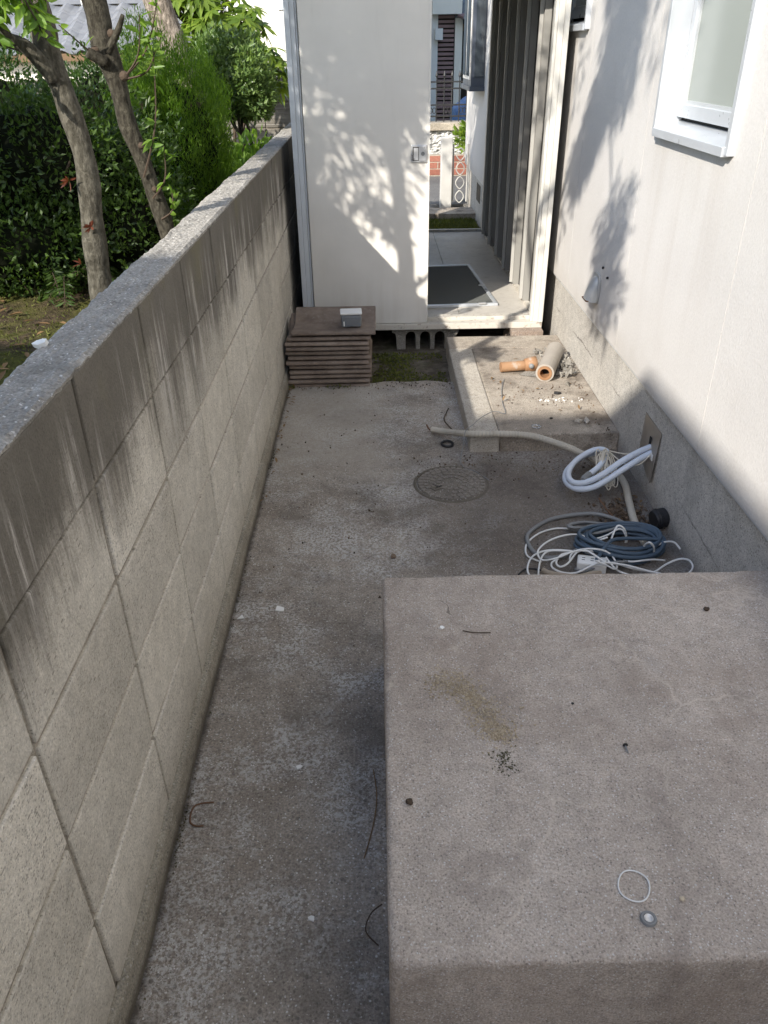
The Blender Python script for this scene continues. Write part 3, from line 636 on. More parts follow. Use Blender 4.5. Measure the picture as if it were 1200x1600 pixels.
TW2 = [(1.02, 2.612, .184), (.973, 2.596, .168), (.902, 2.565, .138), (.844, 2.548, .105), (.798, 2.541, .08), (.756, 2.55, .066), (.729, 2.582, .056), (.716, 2.642, .050), (.731, 2.712, .050), (.772, 2.78, .053), (.826, 2.832, .06), (.873, 2.834, .075)]
th = empty('twin_hose', (.85, 2.65, 0), 'pale blue twin insulated hose looped out of the steel plate in the foundation', 'hose')
MB().tube(catmull(TW1, 8), .0113, 12).build('tube', M_TWIN, th, smooth=True); MB().tube(catmull(TW2, 8), .0113, 12).build('tube', M_TWIN, th, smooth=True)
MB().tube([(.79, 2.60, .1015), (.765, 2.572, .099), (.757, 2.564, .098)], [.0135, .0135, .009], 10).build('end_cap', M_GREYC, th)
m = MB()
for k in range(15):
    cx = .872 + random.gauss(0, .013); cyy = 2.655 + random.gauss(0, .012); ph = random.uniform(-.3, .3); hgt = random.uniform(.075, .10); wd = random.uniform(.012, .028)
    loop = [(cx + wd * math.cos(t) + .02 * math.sin(t) * math.sin(ph), cyy + .045 * math.sin(t) * 1.1 + .01 * math.cos(t + ph), .105 - .012 + hgt * .5 * math.sin(t) ) for t in np.linspace(0, 2 * math.pi, 14, endpoint=False)]
    m.tube(catmull(loop, 3, True), .0021, 6, closed=True)
m.tube(catmull([(.885, 2.70, .15), (.93, 2.64, .165), (.98, 2.615, .185), (1.018, 2.618, .20)], 6), .0024, 6)
m.tube(catmull([(.885, 2.705, .145), (.925, 2.615, .135), (.97, 2.585, .15), (1.017, 2.60, .192)], 6), .0024, 6)
o = m.build('wire_bundle', M_CREAM, loc=(.872, 2.65, .05), smooth=True); tag(o, 'bundle of thin cream wire loops hanging over the twin hose', 'wire')
# cables
def cable(name, pts, r, mt, label, cat='cable', k=8):
    c_ = Vector(pts[0]); c_.z = 0; o = MB().tube(catmull(pts, k), r, 8).build(name, mt, loc=c_, smooth=True); return tag(o, label, cat, 'cables heaped behind the platform')
pts = []; cc = Vector((.815, 2.225, 0)); turns = 13
for k in range(turns * 14):
    t = 2 * math.pi * k / 14; lay = k / (turns * 14)
    ra = .145 - .03 * math.sin(lay * 9.2) ** 2 + .008 * math.sin(k * .61); rb = .098 - .022 * math.sin(lay * 11 + 1) ** 2 + .006 * math.sin(k * .43)
    pts.append((cc.x + ra * math.cos(t) + .012 * math.sin(lay * 17), cc.y + rb * math.sin(t) + .012 * math.cos(lay * 13), .010 + .058 * lay + .006 * math.sin(k * .9)))
pts += [(.79, 2.19, .075), (.74, 2.15, .07), (.69, 2.10, .03)]
cable('cable_coil', pts, .0066, M_BLUE, 'thick slate-blue cable wound in a flat coil on the path', k=3)
cable('grey_cable', [(.879, 2.368, .02), (.836, 2.418, .02), (.776, 2.447, .02), (.696, 2.447, .015), (.619, 2.428, .01), (.554, 2.376, .009), (.515, 2.319, .009), (.513, 2.252, .008), (.533, 2.199, .008), (.571, 2.18, .01), (.617, 2.178, .02), (.661, 2.195, .03)], .0075, M_GREYC, 'single wide loop of grey cable left of the blue coil')
GB = [(.67, 2.359, .03), (.726, 2.365, .035), (.815, 2.346, .035), (.897, 2.362, .03), (.87, 2.342, .03), (.769, 2.335, .03), (.677, 2.338, .03), (.666, 2.354, .03), (.704, 2.334, .022), (.79, 2.326, .022), (.86, 2.35, .022), (.80, 2.372, .022), (.70, 2.375, .022), (.668, 2.36, .018), (.70, 2.345, .012), (.82, 2.34, .012), (.796, 2.318, .040), (.747, 2.322, .047), (.714, 2.307, .047), (.718, 2.28, .042), (.754, 2.271, .05), (.81, 2.28, .06)]
cable('flat_cable', GB, .0052, M_GREYC, 'folded hank of grey flat cable behind the blue coil')
WH = [
 ([(.669, 2.366, .008), (.625, 2.368, .008), (.57, 2.345, .008), (.525, 2.304, .006), (.499, 2.256, .006), (.496, 2.198, .006), (.536, 2.162, .006)], 'white cable lying in a wide arc outside the grey loop'),
 ([(.649, 2.187, .03), (.598, 2.197, .03), (.546, 2.194, .028), (.505, 2.17, .022), (.482, 2.123, .012), (.484, 2.079, .008), (.517, 2.05, .006), (.60, 2.01, .006)], 'leftmost white cable loop touching the platform edge'),
 ([(.639, 2.171, .04), (.604, 2.177, .04), (.56, 2.189, .03), (.532, 2.158, .02), (.511, 2.083, .01), (.508, 2.03, .006)], 'white cable dropping straight to the platform left of the strip'),
 ([(.639, 2.151, .05), (.595, 2.139, .05), (.57, 2.103, .045), (.577, 2.077, .045), (.605, 2.089, .05), (.648, 2.146, .055), (.676, 2.136, .065), (.708, 2.099, .06), (.73, 2.08, .05)], 'white cable knotted in a small loop over the power strip'),
 ([(.582, 2.141, .03), (.561, 2.124, .028), (.56, 2.097, .026), (.588, 2.07, .026), (.632, 2.064, .03), (.704, 2.078, .056), (.782, 2.074, .05), (.848, 2.056, .04), (.914, 2.038, .03), (.96, 2.02, .01)], 'long white cable running along the platform edge'),
 ([(.766, 2.185, .05), (.772, 2.19, .09), (.79, 2.208, .115), (.812, 2.205, .105), (.826, 2.21, .07), (.824, 2.203, .05)], 'white cable arching upright out of the blue coil'),
 ([(.873, 2.173, .04), (.869, 2.145, .08), (.875, 2.126, .1), (.892, 2.13, .08), (.902, 2.143, .05)], 'short white cable hoop at the right end of the coil'),
 ([(.88, 2.07, .02), (.9, 2.083, .02), (.935, 2.103, .03), (.972, 2.101, .05), (1.0, 2.094, .05), (1.008, 2.073, .04), (.997, 2.065, .02), (.963, 2.06, .01), (.90, 2.04, .008)], 'rightmost white cable loop against the foundation'),
 ([(.705, 2.072, .06), (.769, 2.091, .04), (.817, 2.08, .03), (.876, 2.071, .02), (.92, 2.045, .02)], 'white cable crossing below the blue coil beside the strip'),
 ([(.731, 2.104, .06), (.744, 2.074, .05), (.773, 2.061, .03), (.841, 2.044, .02), (.944, 2.05, .015)], 'white cable trailing right from the power strip')]
for q, lb in WH: cable('white_cable', q, .0033, M_WHITEC, lb)
cable('taped_cord', [(.528, 2.095, .02), (.543, 2.072, .025), (.583, 2.05, .03), (.631, 2.042, .03), (.678, 2.05, .035), (.705, 2.06, .03)], .0085, M_BEIGEC, 'thick beige taped cord lying nearest the platform edge')
cable('black_wire', [(.448, 2.095, .004), (.472, 2.12, .006), (.498, 2.121, .008), (.529, 2.098, .015)], .0028, M_BLACK, 'short black wire curling off the left of the cable pile')
rr_ = random.Random(5); ordk = {}
for k in range(5):
    cx, cy_ = [(.62, 2.17), (.78, 2.22), (.72, 2.12), (.69, 2.10), (.90, 2.14)][k]; ordk[k] = k; ra = rr_.uniform(.05, .14); rb = ra * rr_.uniform(.35, .6); ph = rr_.uniform(0, 6.28); tl_ = rr_.uniform(-.4, .4); z0 = rr_.uniform(.035, .065)
    q = [(min(1.0, cx + ra * math.cos(t) * math.cos(tl_) - rb * math.sin(t) * math.sin(tl_)), cy_ + ra * math.cos(t) * math.sin(tl_) + rb * math.sin(t) * math.cos(tl_) + .01 * math.sin(3 * t), max(.005, z0 + .016 * math.sin(2 * t + ph))) for t in np.linspace(ph, ph + rr_.uniform(4.2, 7.5), 12)]
    wt = k % 3 != 2
    cable('white_cable' if wt else 'grey_cable', q, .0030 if wt else .0042, M_WHITEC if wt else M_GREYC, (['loose white cable tangled at the left end of the heap', 'loose white cable crossing the middle of the blue coil', '', 'loose white cable tangled around the power strip', 'loose white cable tangled at the right end of the heap'][ordk[k]] if wt else 'loose thin grey cable tangled through the heap of cables'))
ps = empty('power_strip', (.69, 2.11, 0), 'white power strip half buried in the cables', 'power strip')
MB().rbox((.69, 2.112, .028), (.047, .026, .018), -.25).build('case', M_WHITE, ps, bevel=.005)
m = MB()
for k in (-1, 0, 1):
    for s_ in (-1, 1): m.rbox((.69 + .027 * k + .002 * s_, 2.112 - .007 * k + .006 * s_, .0462), (.005, .0012, .0006), -.25)
m.build('socket_slots', M_DARK, ps)
WIRE = [(.618, 3.64, .086), (.588, 3.504, .085), (.568, 3.338, .086), (.564, 3.221, .085), (.515, 3.213, .1), (.452, 3.132, .112), (.395, 3.037, .114), (.361, 2.985, .112), (.35, 2.955, .06), (.337, 2.92, .006), (.339, 2.881, .006), (.354, 2.847, .005), (.383, 2.83, .005), (.406, 2.793, .006), (.435, 2.742, .006)]
o = MB().tube(catmull(WIRE, 8), .0017, 6).build('thin_wire', M_GREYC, loc=(.5, 3.1, 0)); tag(o, 'thin grey wire trailing from the step over the conduit to the manhole', 'wire')
bc = empty('black_pipe_cap', (.965, 2.37, 0), 'round black rubber pipe cap leaning on the foundation', 'cap')
MB().lathe([(.0001, .0), (.031, 0), (.035, .006), (.035, .045), (.031, .046), (.031, .01), (.0001, .01)], (.972, 2.37, .036), (.9, .22, .1), 28).build('shell', M_BLACK, bc, smooth=False)
MB().lathe([(.0355, .010), (.038, .013), (.038, .018), (.0355, .021)], (.972, 2.37, .036), (.9, .22, .1), 28).build('rim_band', M_BLACK, bc)

# ================================================================== SMALL THINGS
def chip(name, loc, size, label, mt=M_CHIP, th=.0035, tilt=.15, cat='chip', n=5, seed=0):
    r = random.Random(seed); a0 = r.uniform(0, 6.28)
    poly = [(size * r.uniform(.55, 1.1) * math.cos(a0 + 6.283 * k / n), size * r.uniform(.45, 1.0) * math.sin(a0 + 6.283 * k / n)) for k in range(n)]
    me = MB().prism(poly, 'z', 0, th).mesh(name, mt, fix=True); o = bpy.data.objects.new(name, me); COL.objects.link(o); o.location = loc
    o.rotation_euler = (r.uniform(-tilt, tilt), r.uniform(-tilt, tilt), 0); WL[o.name] = Vector(loc); return tag(o, label, cat)
def clod(name, loc, size, label, mt, cat='debris', seed=0, sub=2):
    bm = bmesh.new(); bmesh.ops.create_icosphere(bm, subdivisions=sub, radius=size); r = random.Random(seed)
    for v in bm.verts: v.co *= r.uniform(.65, 1.2); v.co.z *= .7
    me = bpy.data.meshes.new(name); bm.to_mesh(me); bm.free(); me.materials.append(mt); o = bpy.data.objects.new(name, me); COL.objects.link(o)
    o.location = (loc[0], loc[1], loc[2] + size * .5); WL[o.name] = o.location.copy(); return tag(o, label, cat)
chip('white_chip', (-.433, 1.894, .004), .017, 'slim white chip lying against the foot of the block wall', n=3, seed=3)
chip('white_chip', (-.321, 1.935, .003), .018, 'largest white chip on the path, level with the platform back edge', n=4, seed=5)
chip('white_chip', (-.209, 1.312, .003), .010, 'white chip on the path beside the middle of the platform', n=5, seed=8)
chip('white_chip', (-.154, .928, .003), .010, 'white chip on the path nearest the camera', n=5, seed=9)
chip('paint_flake', (.14, 1.464, .302), .007, 'tiny white flake near the back left of the platform', n=5, seed=10)
chip('paper_scrap', (-.575, 1.297, 1.070), .016, 'crumpled white scrap on the outer edge of the block wall top', n=7, seed=12, th=.008, cat='scrap', tilt=.3)
chip('concrete_flake', (.873, 3.121, .082), .022, 'left of two pale flakes on the step near the house', mt=M_STEP2, n=4, seed=13, th=.01)
chip('concrete_flake', (.905, 3.12, .082), .022, 'right of two pale flakes on the step near the house', mt=M_STEP2, n=4, seed=15, th=.013, tilt=.4)
chip('slate_piece', (.841, 3.446, .083), .022, 'dark slate piece on the step below the clay pipe', mt=M_BLACK, n=5, seed=16, th=.008)
chip('dark_flake', (.757, 3.16, .083), .010, 'small black flake on the step behind the conduit', mt=M_BLACK, n=4, seed=18, th=.005)
o = MB().lathe([(.014, 0), (.021, .001), (.023, .004), (.018, .006), (.013, .004)], (.678, 3.08, .081), n=18).build('glass_disc', M_CLEAR, loc=(.678, 3.08, .081), smooth=True); tag(o, 'small clear round disc on the front of the low step', 'disc')
o = MB().tube(catmull([(.270, 3.075, .009), (.278, 3.095, .012), (.30, 3.10, .012), (.318, 3.085, .009), (.312, 3.06, .007), (.288, 3.055, .007)], 5, True), .0055, 8, closed=True).build('black_ring', M_BLACK, loc=(.29, 3.08, 0), smooth=True); tag(o, 'small black rubber ring on the path left of the step', 'ring')
o = MB().tube(catmull([(.345, 3.17, .01), (.30, 3.30, .018), (.315, 3.40, .012), (.33, 3.44, .02)], 5), .003, 6).build('twig', M_TWIG, loc=(.31, 3.3, 0)); tag(o, 'bent brown twig on the path beside the low step', 'twig')
o = MB().tube(catmull([(.81, 2.511, .05), (.828, 2.473, .03), (.845, 2.418, .02)], 5), .003, 6).build('twig', M_RUST, loc=(.83, 2.46, 0)); tag(o, 'thin rusty stick standing out of litter behind the cables', 'twig')
o = MB().tube(catmull([(-.40, 1.215, .0015), (-.43, 1.212, .0015), (-.445, 1.20, .0015), (-.445, 1.165, .0015), (-.43, 1.152, .0015), (-.412, 1.152, .0015)], 5), .0021, 6).build('rusty_staple', M_RUST, loc=(-.43, 1.18, 0)); tag(o, 'C-shaped rusty wire sunk in the path near the block wall', 'wire')
clod('dead_leaf_bit', (.038, 2.215, 0), .010, 'small dark bit lying alone on the middle of the path', M_DEBRIS, seed=1)
clod('dirt_lump', (.042, .963, .30), .0075, 'dark lump near the left edge of the platform', M_TWIG, seed=2)
clod('dirt_lump', (.795, 1.516, .30), .007, 'dark lump at the back right of the platform', M_TWIG, seed=3)
clod('pebble', (.478, .764, .30), .0045, 'tiny pale pebble right of the rubber band', M_SAND, seed=4)
clod('dirt_speck', (.398, 1.207, .30), .003, 'tiny dark speck in the middle of the platform', M_BLACK, seed=5, sub=1)
o = MB().tube(catmull([(-.05, 1.06, .004), (-.03, 1.14, .010), (-.022, 1.22, .006), (-.03, 1.30, .004)], 6), .0013, 5).build('grass_stem', M_LDRY, loc=(-.03, 1.18, 0)); tag(o, 'dry grass stem along the left foot of the platform', 'grass')
o = MB().tube(catmull([(-.02, .87, .004), (-.045, .895, .012), (-.035, .93, .012), (-.012, .945, .02)], 6), .0015, 5).build('twig', M_TWIG, loc=(-.03, .9, 0)); tag(o, 'short dark twig beside the front left corner of the platform', 'twig')
o = MB().tube(catmull([(.407 + .026 * math.cos(t) * (1 + .1 * math.sin(2 * t)), .788 + .028 * math.sin(t), .3022) for t in np.linspace(0, 2 * math.pi, 14, endpoint=False)], 5, True), .0014, 6, closed=True).build('rubber_band', M_WHITEC, loc=(.407, .788, .3), smooth=True); tag(o, 'white rubber band lying in a ring on the platform', 'rubber band')
ws = empty('rubber_washer', (.414, .731, .3), 'dark rubber washer with metal centre on the platform', 'washer')
MB().lathe([(.007, .0), (.0085, .005), (.012, .005), (.0135, .002), (.0135, 0)], (.414, .731, .3004), n=24).build('rubber', M_GREYC, ws, smooth=False)
MB().lathe([(.0001, .0015), (.004, .002), (.0065, .0045), (.0072, .0045), (.0078, .001)], (.414, .731, .3004), n=20).build('metal_centre', M_CHROME, ws)
sw = empty('screw', (.476, 1.082, .3), 'small dark screw lying on the middle of the platform', 'screw')
MB().tube([(.4765, 1.068, .3028), (.476, 1.086, .3028)], [.0012, .002], 8).build('shank', M_GREYC, sw); MB().lathe([(.0001, .0), (.0052, .0005), (.0048, .0028), (.0001, .003)], (.476, 1.0865, .3038), (0, 1, .15), 12).build('head', M_BLACK, sw)
o = MB().tube(catmull([(.19, 1.452, .302), (.215, 1.443, .303), (.255, 1.443, .302)], 4), .0013, 5).build('twig', M_TWIG, loc=(.22, 1.445, .3)); tag(o, 'tiny dark twig at the back left of the platform', 'twig')
# grains
def grains(name, P, sz, mt, label, cat):
    P = np.asarray(P); n = len(P); base = np.array([[1, 1, 1], [1, -1, -1], [-1, 1, -1], [-1, -1, 1]], float); F0 = [(0, 1, 2), (0, 3, 1), (0, 2, 3), (1, 3, 2)]
    V = []; F = []
    for k in range(n):
        q = rng.normal(size=(3, 3)); q, _ = np.linalg.qr(q); s_ = sz * (.35 + 1.1 * rng.random() ** 2.5 * 1.3) * np.array([1, rng.uniform(.6, 1), rng.uniform(.5, 1)])
        V += list(map(tuple, (base * s_) @ q.T + P[k])); F += [tuple(i + 4 * k for i in t) for t in F0]
    m = MB(); m.add(V, F); o = m.build(name, mt); tag(o, label, cat, kind='stuff'); return o
c_ = np.array([(.118, 1.285), (.15, 1.275), (.185, 1.241), (.209, 1.175), (.225, 1.135), (.24, 1.12)])
t = rng.uniform(0, 5, 4500); i_ = np.minimum(t.astype(int), 4); fr = (t - i_)[:, None]; P = c_[i_] * (1 - fr) + c_[i_ + 1] * fr + rng.normal(0, 1, (4500, 2)) * (.009 + .016 * np.abs(np.sin(t * 1.3 + .4)))[:, None]
far = rng.random(4500) < .06; P[far] += rng.normal(0, .028, (far.sum(), 2)); r0 = rng.random(4500) ** 2
kk = rng.random(4500) < .8 + .3 * np.sin(P[:, 0] * 190) * np.sin(P[:, 1] * 150); P = P[kk]; r0 = r0[kk]
grains('sand', np.c_[P, .3002 + .0025 * r0], .0014, M_SAND, 'spill of yellowish sand across the middle of the platform', 'sand')
P = np.array([.232, 1.055]) + rng.normal(0, .014, (190, 2)) * np.array([1, 1.4]); grains('moss_crumbs', np.c_[P, .3005 + .0015 * rng.random(190)], .0014, M_MOSSD, 'crumbs of dry moss below the sand on the platform', 'moss')
P = np.array([.90, 2.43]) + rng.normal(0, 1, (700, 2)) * np.array([.05, .07]); P = P[P[:, 0] < 1.01]; grains('litter', np.c_[P, .003 + .012 * rng.random(len(P)) ** 2], .0045, M_DEBRIS, 'dark leaf litter along the foundation behind the cables', 'litter')
P = np.c_[rng.uniform(.15, .95, 260), rng.uniform(2.75, 2.99, 260), np.full(260, .003)]; 
P2 = np.c_[.70 + .12 * rng.normal(size=170), 3.42 + .10 * rng.normal(size=170), np.full(170, .082)]; P2 = P2[(P2[:, 0] < .98) & (P2[:, 0] > .53)]
P3 = np.c_[rng.uniform(-.45, 1., 420), rng.uniform(1.75, 3.8, 420), np.full(420, .0025)]; P4 = np.c_[.98 - .04 * rng.random(160) ** 2, rng.uniform(2.9, 4.1, 160), np.full(160, .083)]
P5 = np.c_[rng.uniform(-.45, .37, 300), 3.80 + .03 * rng.normal(size=300), np.full(300, .004)]
grains('dirt_crumbs', np.r_[P, P2, P3, P4, P5], .0026, M_DEBRIS, 'scattered crumbs of dirt on the path and the low step', 'dirt')
P = np.array([.82, 3.375]) + rng.normal(0, 1, (45, 2)) * np.array([.05, .018]); grains('plaster_crumbs', np.c_[P, np.full(45, .0815)], .0028, M_CHIP, 'white plaster crumbs on the step below the clay pipe', 'plaster')
P = np.c_[np.array([.93, 3.86]) + rng.normal(0, 1, (220, 2)) * np.array([.035, .09]), .085 + .03 * rng.random(220)]; P = P[P[:, 0] < 1.01]; grains('rubble', P, .010, M_HBLOCK, 'grey rubble around the clay pipe at the foundation', 'rubble')

# ================================================================== VEGETATION
def nrm(a): return a / np.maximum(np.linalg.norm(a, axis=1, keepdims=True), 1e-9)
def leaves(name, mt, P, A, L, W_, parent=None, fold=.25, seg=1, side=None, kind=None, droop=0.):
    P = np.asarray(P, float); n = len(P); A = nrm(np.asarray(A, float)); L = np.broadcast_to(L, n)[:, None]; W_ = np.broadcast_to(W_, n)[:, None]
    s_ = nrm(np.cross(A, rng.normal(size=(n, 3)) if side is None else side)); nn = np.cross(s_, A)
    base = np.array(WL[parent.name]) if parent else np.zeros(3); P = P - base
    if seg == 1:
        mid = P + A * L * .48; V = np.stack([P, mid + s_ * W_ * .5 + nn * W_ * fold, P + A * L, mid - s_ * W_ * .5 + nn * W_ * fold], 1).reshape(-1, 3)
        T = np.array([[0, 1, 2], [0, 2, 3]]); k = 4
    else:
        dz = np.array([0, 0, 1.])
        pt = lambda t, w_, sg: P + A * L * t - dz * L * droop * t * t + s_ * W_ * w_ * .5 * sg + nn * W_ * fold * w_ * abs(sg)
        V = np.stack([pt(0, 0, 0), pt(.3, .85, 1), pt(.3, .85, -1), pt(.3, 0, 0), pt(.68, .72, 1), pt(.68, .72, -1), pt(.68, 0, 0), pt(1, 0, 0)], 1).reshape(-1, 3)
        T = np.array([[0, 1, 3], [0, 3, 2], [3, 1, 4], [3, 4, 6], [2, 3, 6], [2, 6, 5], [6, 4, 7], [5, 6, 7]]); k = 8
    F = (T[None] + (np.arange(n) * k)[:, None, None]).reshape(-1, 3)
    me = bpy.data.meshes.new(name); me.vertices.add(len(V)); me.vertices.foreach_set('co', V.ravel()); me.loops.add(F.size); me.loops.foreach_set('vertex_index', F.ravel().astype(np.int32))
    me.polygons.add(len(F)); me.polygons.foreach_set('loop_start', np.arange(0, F.size, 3, dtype=np.int32)); me.polygons.foreach_set('loop_total', np.full(len(F), 3, dtype=np.int32))
    me.update(calc_edges=True); me.materials.append(mt); o = link(name, me, parent)
    if kind: o['kind'] = kind
    return o
def lump(D, seed, amp=.14):
    r = np.random.default_rng(seed); o = np.zeros(len(D))
    for k in range(7): o += np.sin(D @ r.normal(0, 3.2 + k * .6, 3) + r.uniform(0, 6.28))
    return 1 + amp * o / 2.2
def blob(c, rad, n, seed, depth=.25, zmin=None, amp=.14):
    D = nrm(rng.normal(size=(n, 3))); r = lump(D, seed, amp) * (1 - np.abs(rng.normal(0, depth, n)))
    P = np.array(c) + D * np.array(rad) * r[:, None]; O = nrm(D / np.array(rad))
    if zmin is not None: k = P[:, 2] > zmin; P, O = P[k], O[k]
    return P, O
def bush(name, label, cat, base, blobs, n, mt, L, Wd, up=.35, jit=.8, zmin=.7, stems=6, depth=.22, amp=.14, group=None, crown='crown', seg=1, fold=.2, core=0):
    t = empty(name, base, label, cat, group); Ps = []; Os = []
    tot = sum(b[1][0] * b[1][2] for b in blobs)
    for k, (c, r) in enumerate(blobs):
        P, O = blob(c, r, int(n * r[0] * r[2] / tot), hash(name) % 1000 + k if False else k + len(name) * 7, depth, zmin, amp); Ps.append(P); Os.append(O)
    P = np.concatenate(Ps); O = np.concatenate(Os); A = O + rng.normal(0, jit, P.shape) + np.array([0, 0, up])
    leaves(crown, mt, P, A, rng.uniform(*L, len(P)), rng.uniform(*Wd, len(P)), t, seg=seg, fold=fold)
    m = MB()
    for k in range(stems):
        c, r = blobs[k % len(blobs)]; tip = Vector(c) + Vector((random.uniform(-.6, .6) * r[0], random.uniform(-.6, .6) * r[1], random.uniform(-.1, .7) * r[2]))
        b = Vector(base) + Vector((random.uniform(-.1, .1), random.uniform(-.08, .08), -.05)); mid = b.lerp(tip, .5) + Vector((random.uniform(-.05, .05), random.uniform(-.05, .05), .05))
        q = catmull([b, mid, tip], 5); m.tube(q, list(np.linspace(.014, .004, len(q))), 6)
    if stems: m.build('stem', M_TWIG, t, smooth=True)
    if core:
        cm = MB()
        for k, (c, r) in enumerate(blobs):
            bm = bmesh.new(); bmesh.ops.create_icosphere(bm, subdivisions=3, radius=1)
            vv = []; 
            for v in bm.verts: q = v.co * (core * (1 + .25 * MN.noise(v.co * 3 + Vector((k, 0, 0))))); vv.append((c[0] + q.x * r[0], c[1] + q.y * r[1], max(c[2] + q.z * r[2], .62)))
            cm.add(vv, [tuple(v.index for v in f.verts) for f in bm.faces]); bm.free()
        cm.build('shade_core', M_INNER, t)  # opaque dark lump that blocks light between the leaves
    return t
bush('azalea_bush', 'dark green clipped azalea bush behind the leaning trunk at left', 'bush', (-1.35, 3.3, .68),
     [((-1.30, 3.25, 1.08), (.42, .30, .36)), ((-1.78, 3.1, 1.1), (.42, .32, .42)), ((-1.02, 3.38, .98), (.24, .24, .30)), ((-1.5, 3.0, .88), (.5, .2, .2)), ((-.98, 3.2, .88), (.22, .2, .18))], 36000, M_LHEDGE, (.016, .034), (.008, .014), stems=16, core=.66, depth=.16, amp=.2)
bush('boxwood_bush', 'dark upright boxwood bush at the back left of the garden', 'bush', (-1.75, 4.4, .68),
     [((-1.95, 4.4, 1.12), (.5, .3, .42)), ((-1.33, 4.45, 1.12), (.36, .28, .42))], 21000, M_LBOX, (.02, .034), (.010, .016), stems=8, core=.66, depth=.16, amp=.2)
# conifer: upright sprays
t = empty('conifer_bush', (-.93, 4.05, .68), 'bright green rounded conifer bush with upright sprays', 'bush')
P, O = blob((-.93, 4.05, 1.10), (.265, .25, .40), 11000, 5, .13, .70, .2)
sub = np.repeat(P, 5, 0) + rng.normal(0, .007, (len(P) * 5, 3)) + np.tile(np.linspace(0, .045, 5), len(P))[:, None] * np.array([0, 0, 1.]); A = np.repeat(O * .30 + np.array([0, 0, 1.]), 5, 0) + rng.normal(0, .45, sub.shape)
leaves('crown', M_LCON, sub, A, rng.uniform(.010, .034, len(sub)), rng.uniform(.0025, .0045, len(sub)), t, fold=.1)
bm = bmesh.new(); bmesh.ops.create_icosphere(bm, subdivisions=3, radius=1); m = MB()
m.add([(-.93 + v.co.x * .19, 4.05 + v.co.y * .18, max(.66, 1.08 + v.co.z * .30)) for v in bm.verts], [tuple(v.index for v in f.verts) for f in bm.faces]); bm.free(); m.build('shade_core', M_INNER, t)
m = MB()
for k in range(7): m.tube(catmull([(-.93, 4.05, .66), (-.93 + random.uniform(-.1, .1), 4.05 + random.uniform(-.1, .1), .95), (-.93 + random.uniform(-.16, .16), 4.05 + random.uniform(-.15, .15), 1.3)], 4), .012, 6)
m.build('stem', M_TWIG, t)
t = bush('holly_bush', 'round glossy evergreen bush on bare stems near the shed', 'bush', (-.80, 5.5, .68), [((-.88, 5.5, 1.36), (.25, .25, .23)), ((-.72, 5.45, 1.26), (.12, .16, .15)), ((-1.02, 5.5, 1.3), (.14, .15, .2))], 7500, M_LCAM, (.03, .05), (.014, .022), stems=0, depth=.2, seg=1, zmin=1.0)
m = MB()
for k in range(7):
    q = catmull([(-.80 + random.uniform(-.03, .03), 5.5, .66), (-.82 + random.uniform(-.06, .06), 5.5 + random.uniform(-.05, .05), .95), (-.88 + random.uniform(-.15, .15), 5.5 + random.uniform(-.12, .12), 1.35)], 5); m.tube(q, list(np.linspace(.016, .006, len(q))), 6)
m.build('stem', M_BARK2, t, smooth=True)
# fatsia: palmate leaves
t = empty('fatsia_shrub', (-1.1, 6.6, .68), 'tall fatsia shrub with yellow-green hand-shaped leaves behind the round bush', 'shrub'); P = []; A = []; Sd = []; m = MB()
for (cx, cy_, cz, rx) in ((-1.30, 6.6, 1.50, .36), (-.86, 6.5, 1.36, .24), (-1.62, 6.7, 1.38, .25), (-1.05, 6.7, 1.62, .3), (-1.3, 6.8, 1.85, .35)):
    for k in range(int(70 * rx / .3)):
        d_ = rng.normal(size=3); d_ /= np.linalg.norm(d_); c0_ = np.array([cx, cy_, cz]) + d_ * np.array([rx, .22, .20]) * rng.uniform(.5, 1); nrm_ = np.array([0, -.35, 1.]) + rng.normal(0, .4, 3) + d_ * .5; nrm_ /= np.linalg.norm(nrm_)
        u = np.cross(nrm_, rng.normal(size=3)); u /= np.linalg.norm(u); w_ = np.cross(nrm_, u)
        for j in range(7):
            a = (j - 3) * .62; P.append(c0_); A.append(u * math.cos(a) + w_ * math.sin(a) - nrm_ * .18); Sd.append(nrm_)
        m.tube([(cx, cy_, cz - .25), tuple(c0_)], .004, 4)
    m.tube(catmull([(-1.1, 6.6, .66), ((cx - 1.1) / 2, cy_, 1.0), (cx, cy_, cz)], 4), .013, 6)
leaves('crown', M_LFAT, P, A, rng.uniform(.09, .15, len(P)), rng.uniform(.03, .045, len(P)), t, seg=2, side=np.array(Sd), droop=.15, fold=.12); m.build('stem', M_TWIG, t)
bush('leafy_herb', 'low bright green leafy plant in the sun behind the wall top', 'plant', (-.84, 4.85, .70), [((-.82, 4.85, .86), (.13, .2, .15)), ((-.73, 5.15, .92), (.10, .15, .15)), ((-.70, 4.7, .85), (.07, .12, .14))], 520, M_LBRIGHT, (.05, .09), (.025, .04), stems=5, depth=.4, up=.6, seg=2)
# broad leaves at the left edge
t = empty('ginger_plant', (-1.42, 2.75, .68), 'broad sunlit green leaves at the left edge of the garden', 'plant')
Pl = [(-1.36, 2.75, 1.02), (-1.38, 2.72, .98), (-1.40, 2.8, .93), (-1.42, 2.7, 1.04), (-1.45, 2.75, .95)]; Al = [(1, -.2, .25), (1, -.3, .1), (.9, .1, .05), (.8, -.5, .3), (1, -.1, -.1)]
leaves('crown', M_LBRIGHT, Pl, Al, [.16, .15, .14, .13, .15], [.055, .05, .05, .045, .05], t, seg=2, side=np.array([(0, .3, 1.)] * 5), droop=.25, fold=.1)
m = MB(); [m.tube(catmull([(-1.42, 2.75, .66), (-1.43, 2.75, .85), p], 4), .005, 6) for p in Pl]; m.build('stem', M_LBRIGHT, t)
